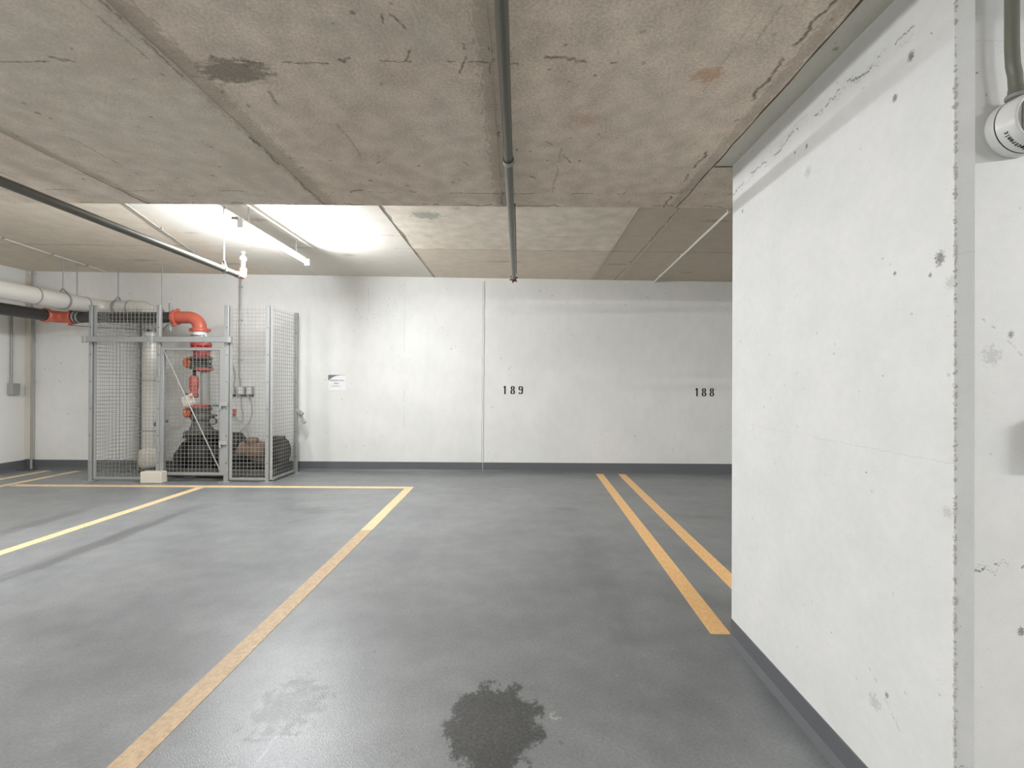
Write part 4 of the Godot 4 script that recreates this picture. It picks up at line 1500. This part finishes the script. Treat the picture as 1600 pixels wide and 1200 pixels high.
func pillar_things() -> void:
	var t := thing("wall_sensor", "round white sensor with upside-down lettering on the pillar", "sensor", Vector3(1.216, 1.933, PILLAR_NEAR))
	var f := Transform3D(Basis(Vector3.RIGHT, Vector3.BACK, Vector3.DOWN), Vector3.ZERO)
	var st := new_st()
	lathe(st, [Vector2(0, 0), Vector2(0.066, 0), Vector2(0.068, 0.004), Vector2(0.068, 0.018), Vector2(0.0672, 0.024)], f, 48)
	obj("base", st, M.plastic, t)
	st = new_st()
	lathe(st, [Vector2(0.0672, 0.024), Vector2(0.0645, 0.0243), Vector2(0.0645, 0.0262), Vector2(0.0668, 0.0265)], f, 48)
	obj("seam", st, M.cast, t)
	st = new_st()
	lathe(st, [Vector2(0.0668, 0.0265), Vector2(0.0668, 0.034), Vector2(0.065, 0.050), Vector2(0.062, 0.064), Vector2(0.0595, 0.068), Vector2(0.056, 0.068), Vector2(0.054, 0.062)], f, 48, true)
	obj("rim", st, M.plastic, t)
	st = new_st()
	lathe(st, [Vector2(0.0545, 0.062), Vector2(0.03, 0.060), Vector2(0.02, 0.063), Vector2(0, 0.063)], f, 40)
	for k in 7:
		box(st, Vector3(-0.036 + k * 0.012, 0, 0.0618), Vector3(0.003, 0.07, 0.003), 0.0)
	obj("grille", st, M.device_grey, t)
	st = new_st()
	disc(st, Vector3(-0.012, -0.03, 0.0645), Vector3.BACK, 0.008, 0.006, 12)
	obj("lens", st, M.dark, t)
	var word := "Electronic"
	for k in word.length():
		var a := deg_to_rad(206.0 + (word.length() - 1 - k) * 6.4)
		var radial := Vector3(cos(a), sin(a), 0)
		var nn := (radial * 0.97 + Vector3.BACK * 0.16).normalized()
		var upv := (Vector3.FORWARD - nn * Vector3.FORWARD.dot(nn)).normalized()
		text_node("lettering", word[k], 0.0085, M.ink, t, Transform3D(Basis(upv.cross(nn), upv, nn), radial * 0.0662 + Vector3.BACK * 0.045))

	var c := thing("flexible_conduit", "grey flexible conduit bending down to the round white sensor", "conduit", Vector3(1.192, 1.982, -1.12))
	st = new_st()
	var path := []
	var cv := Curve3D.new()
	for q in [Vector3(0, 0.02, 0), Vector3(-0.003, 0.06, 0), Vector3(-0.009, 0.098, 0), Vector3(-0.011, 0.137, 0), Vector3(-0.011, 0.46, 0)]:
		cv.add_point(q, Vector3(0, -0.014, 0), Vector3(0, 0.014, 0))
	for q in cv.tessellate(4, 3):
		path.append(q)
	sweep(st, path, 0.0135, 14)
	obj("hose", st, M.flex, c)
	st = new_st()
	lathe(st, [Vector2(0.0, -0.012), Vector2(0.017, -0.012), Vector2(0.017, 0.0), Vector2(0.0195, 0.003), Vector2(0.0195, 0.014), Vector2(0.016, 0.017), Vector2(0.015, 0.03)], Transform3D(Basis.IDENTITY, Vector3(0, 0.006, 0)), 18)
	obj("connector", st, M.flex, c)
	st = new_st()
	lathe(st, [Vector2(0.0195, 0.002), Vector2(0.021, 0.004), Vector2(0.021, 0.009), Vector2(0.0195, 0.011)], Transform3D(Basis.IDENTITY, Vector3(0, 0.008, 0)), 18)
	obj("lock_ring", st, M.galv, c)

	var b := thing("unseen_box", "unseen grey box on the pillar front, added for its shadow", "box", Vector3(1.318, 1.175, PILLAR_NEAR))  # box out of view, added so its soft shadow falls on the pillar
	st = new_st()
	box(st, Vector3(0, 0, 0.025), Vector3(0.075, 0.12, 0.05), 0.006)
	obj("body", st, M.device_grey, b)
	st = new_st()
	box(st, Vector3(0, 0, 0.052), Vector3(0.06, 0.10, 0.004), 0.001)
	obj("cover", st, M.galv, b)
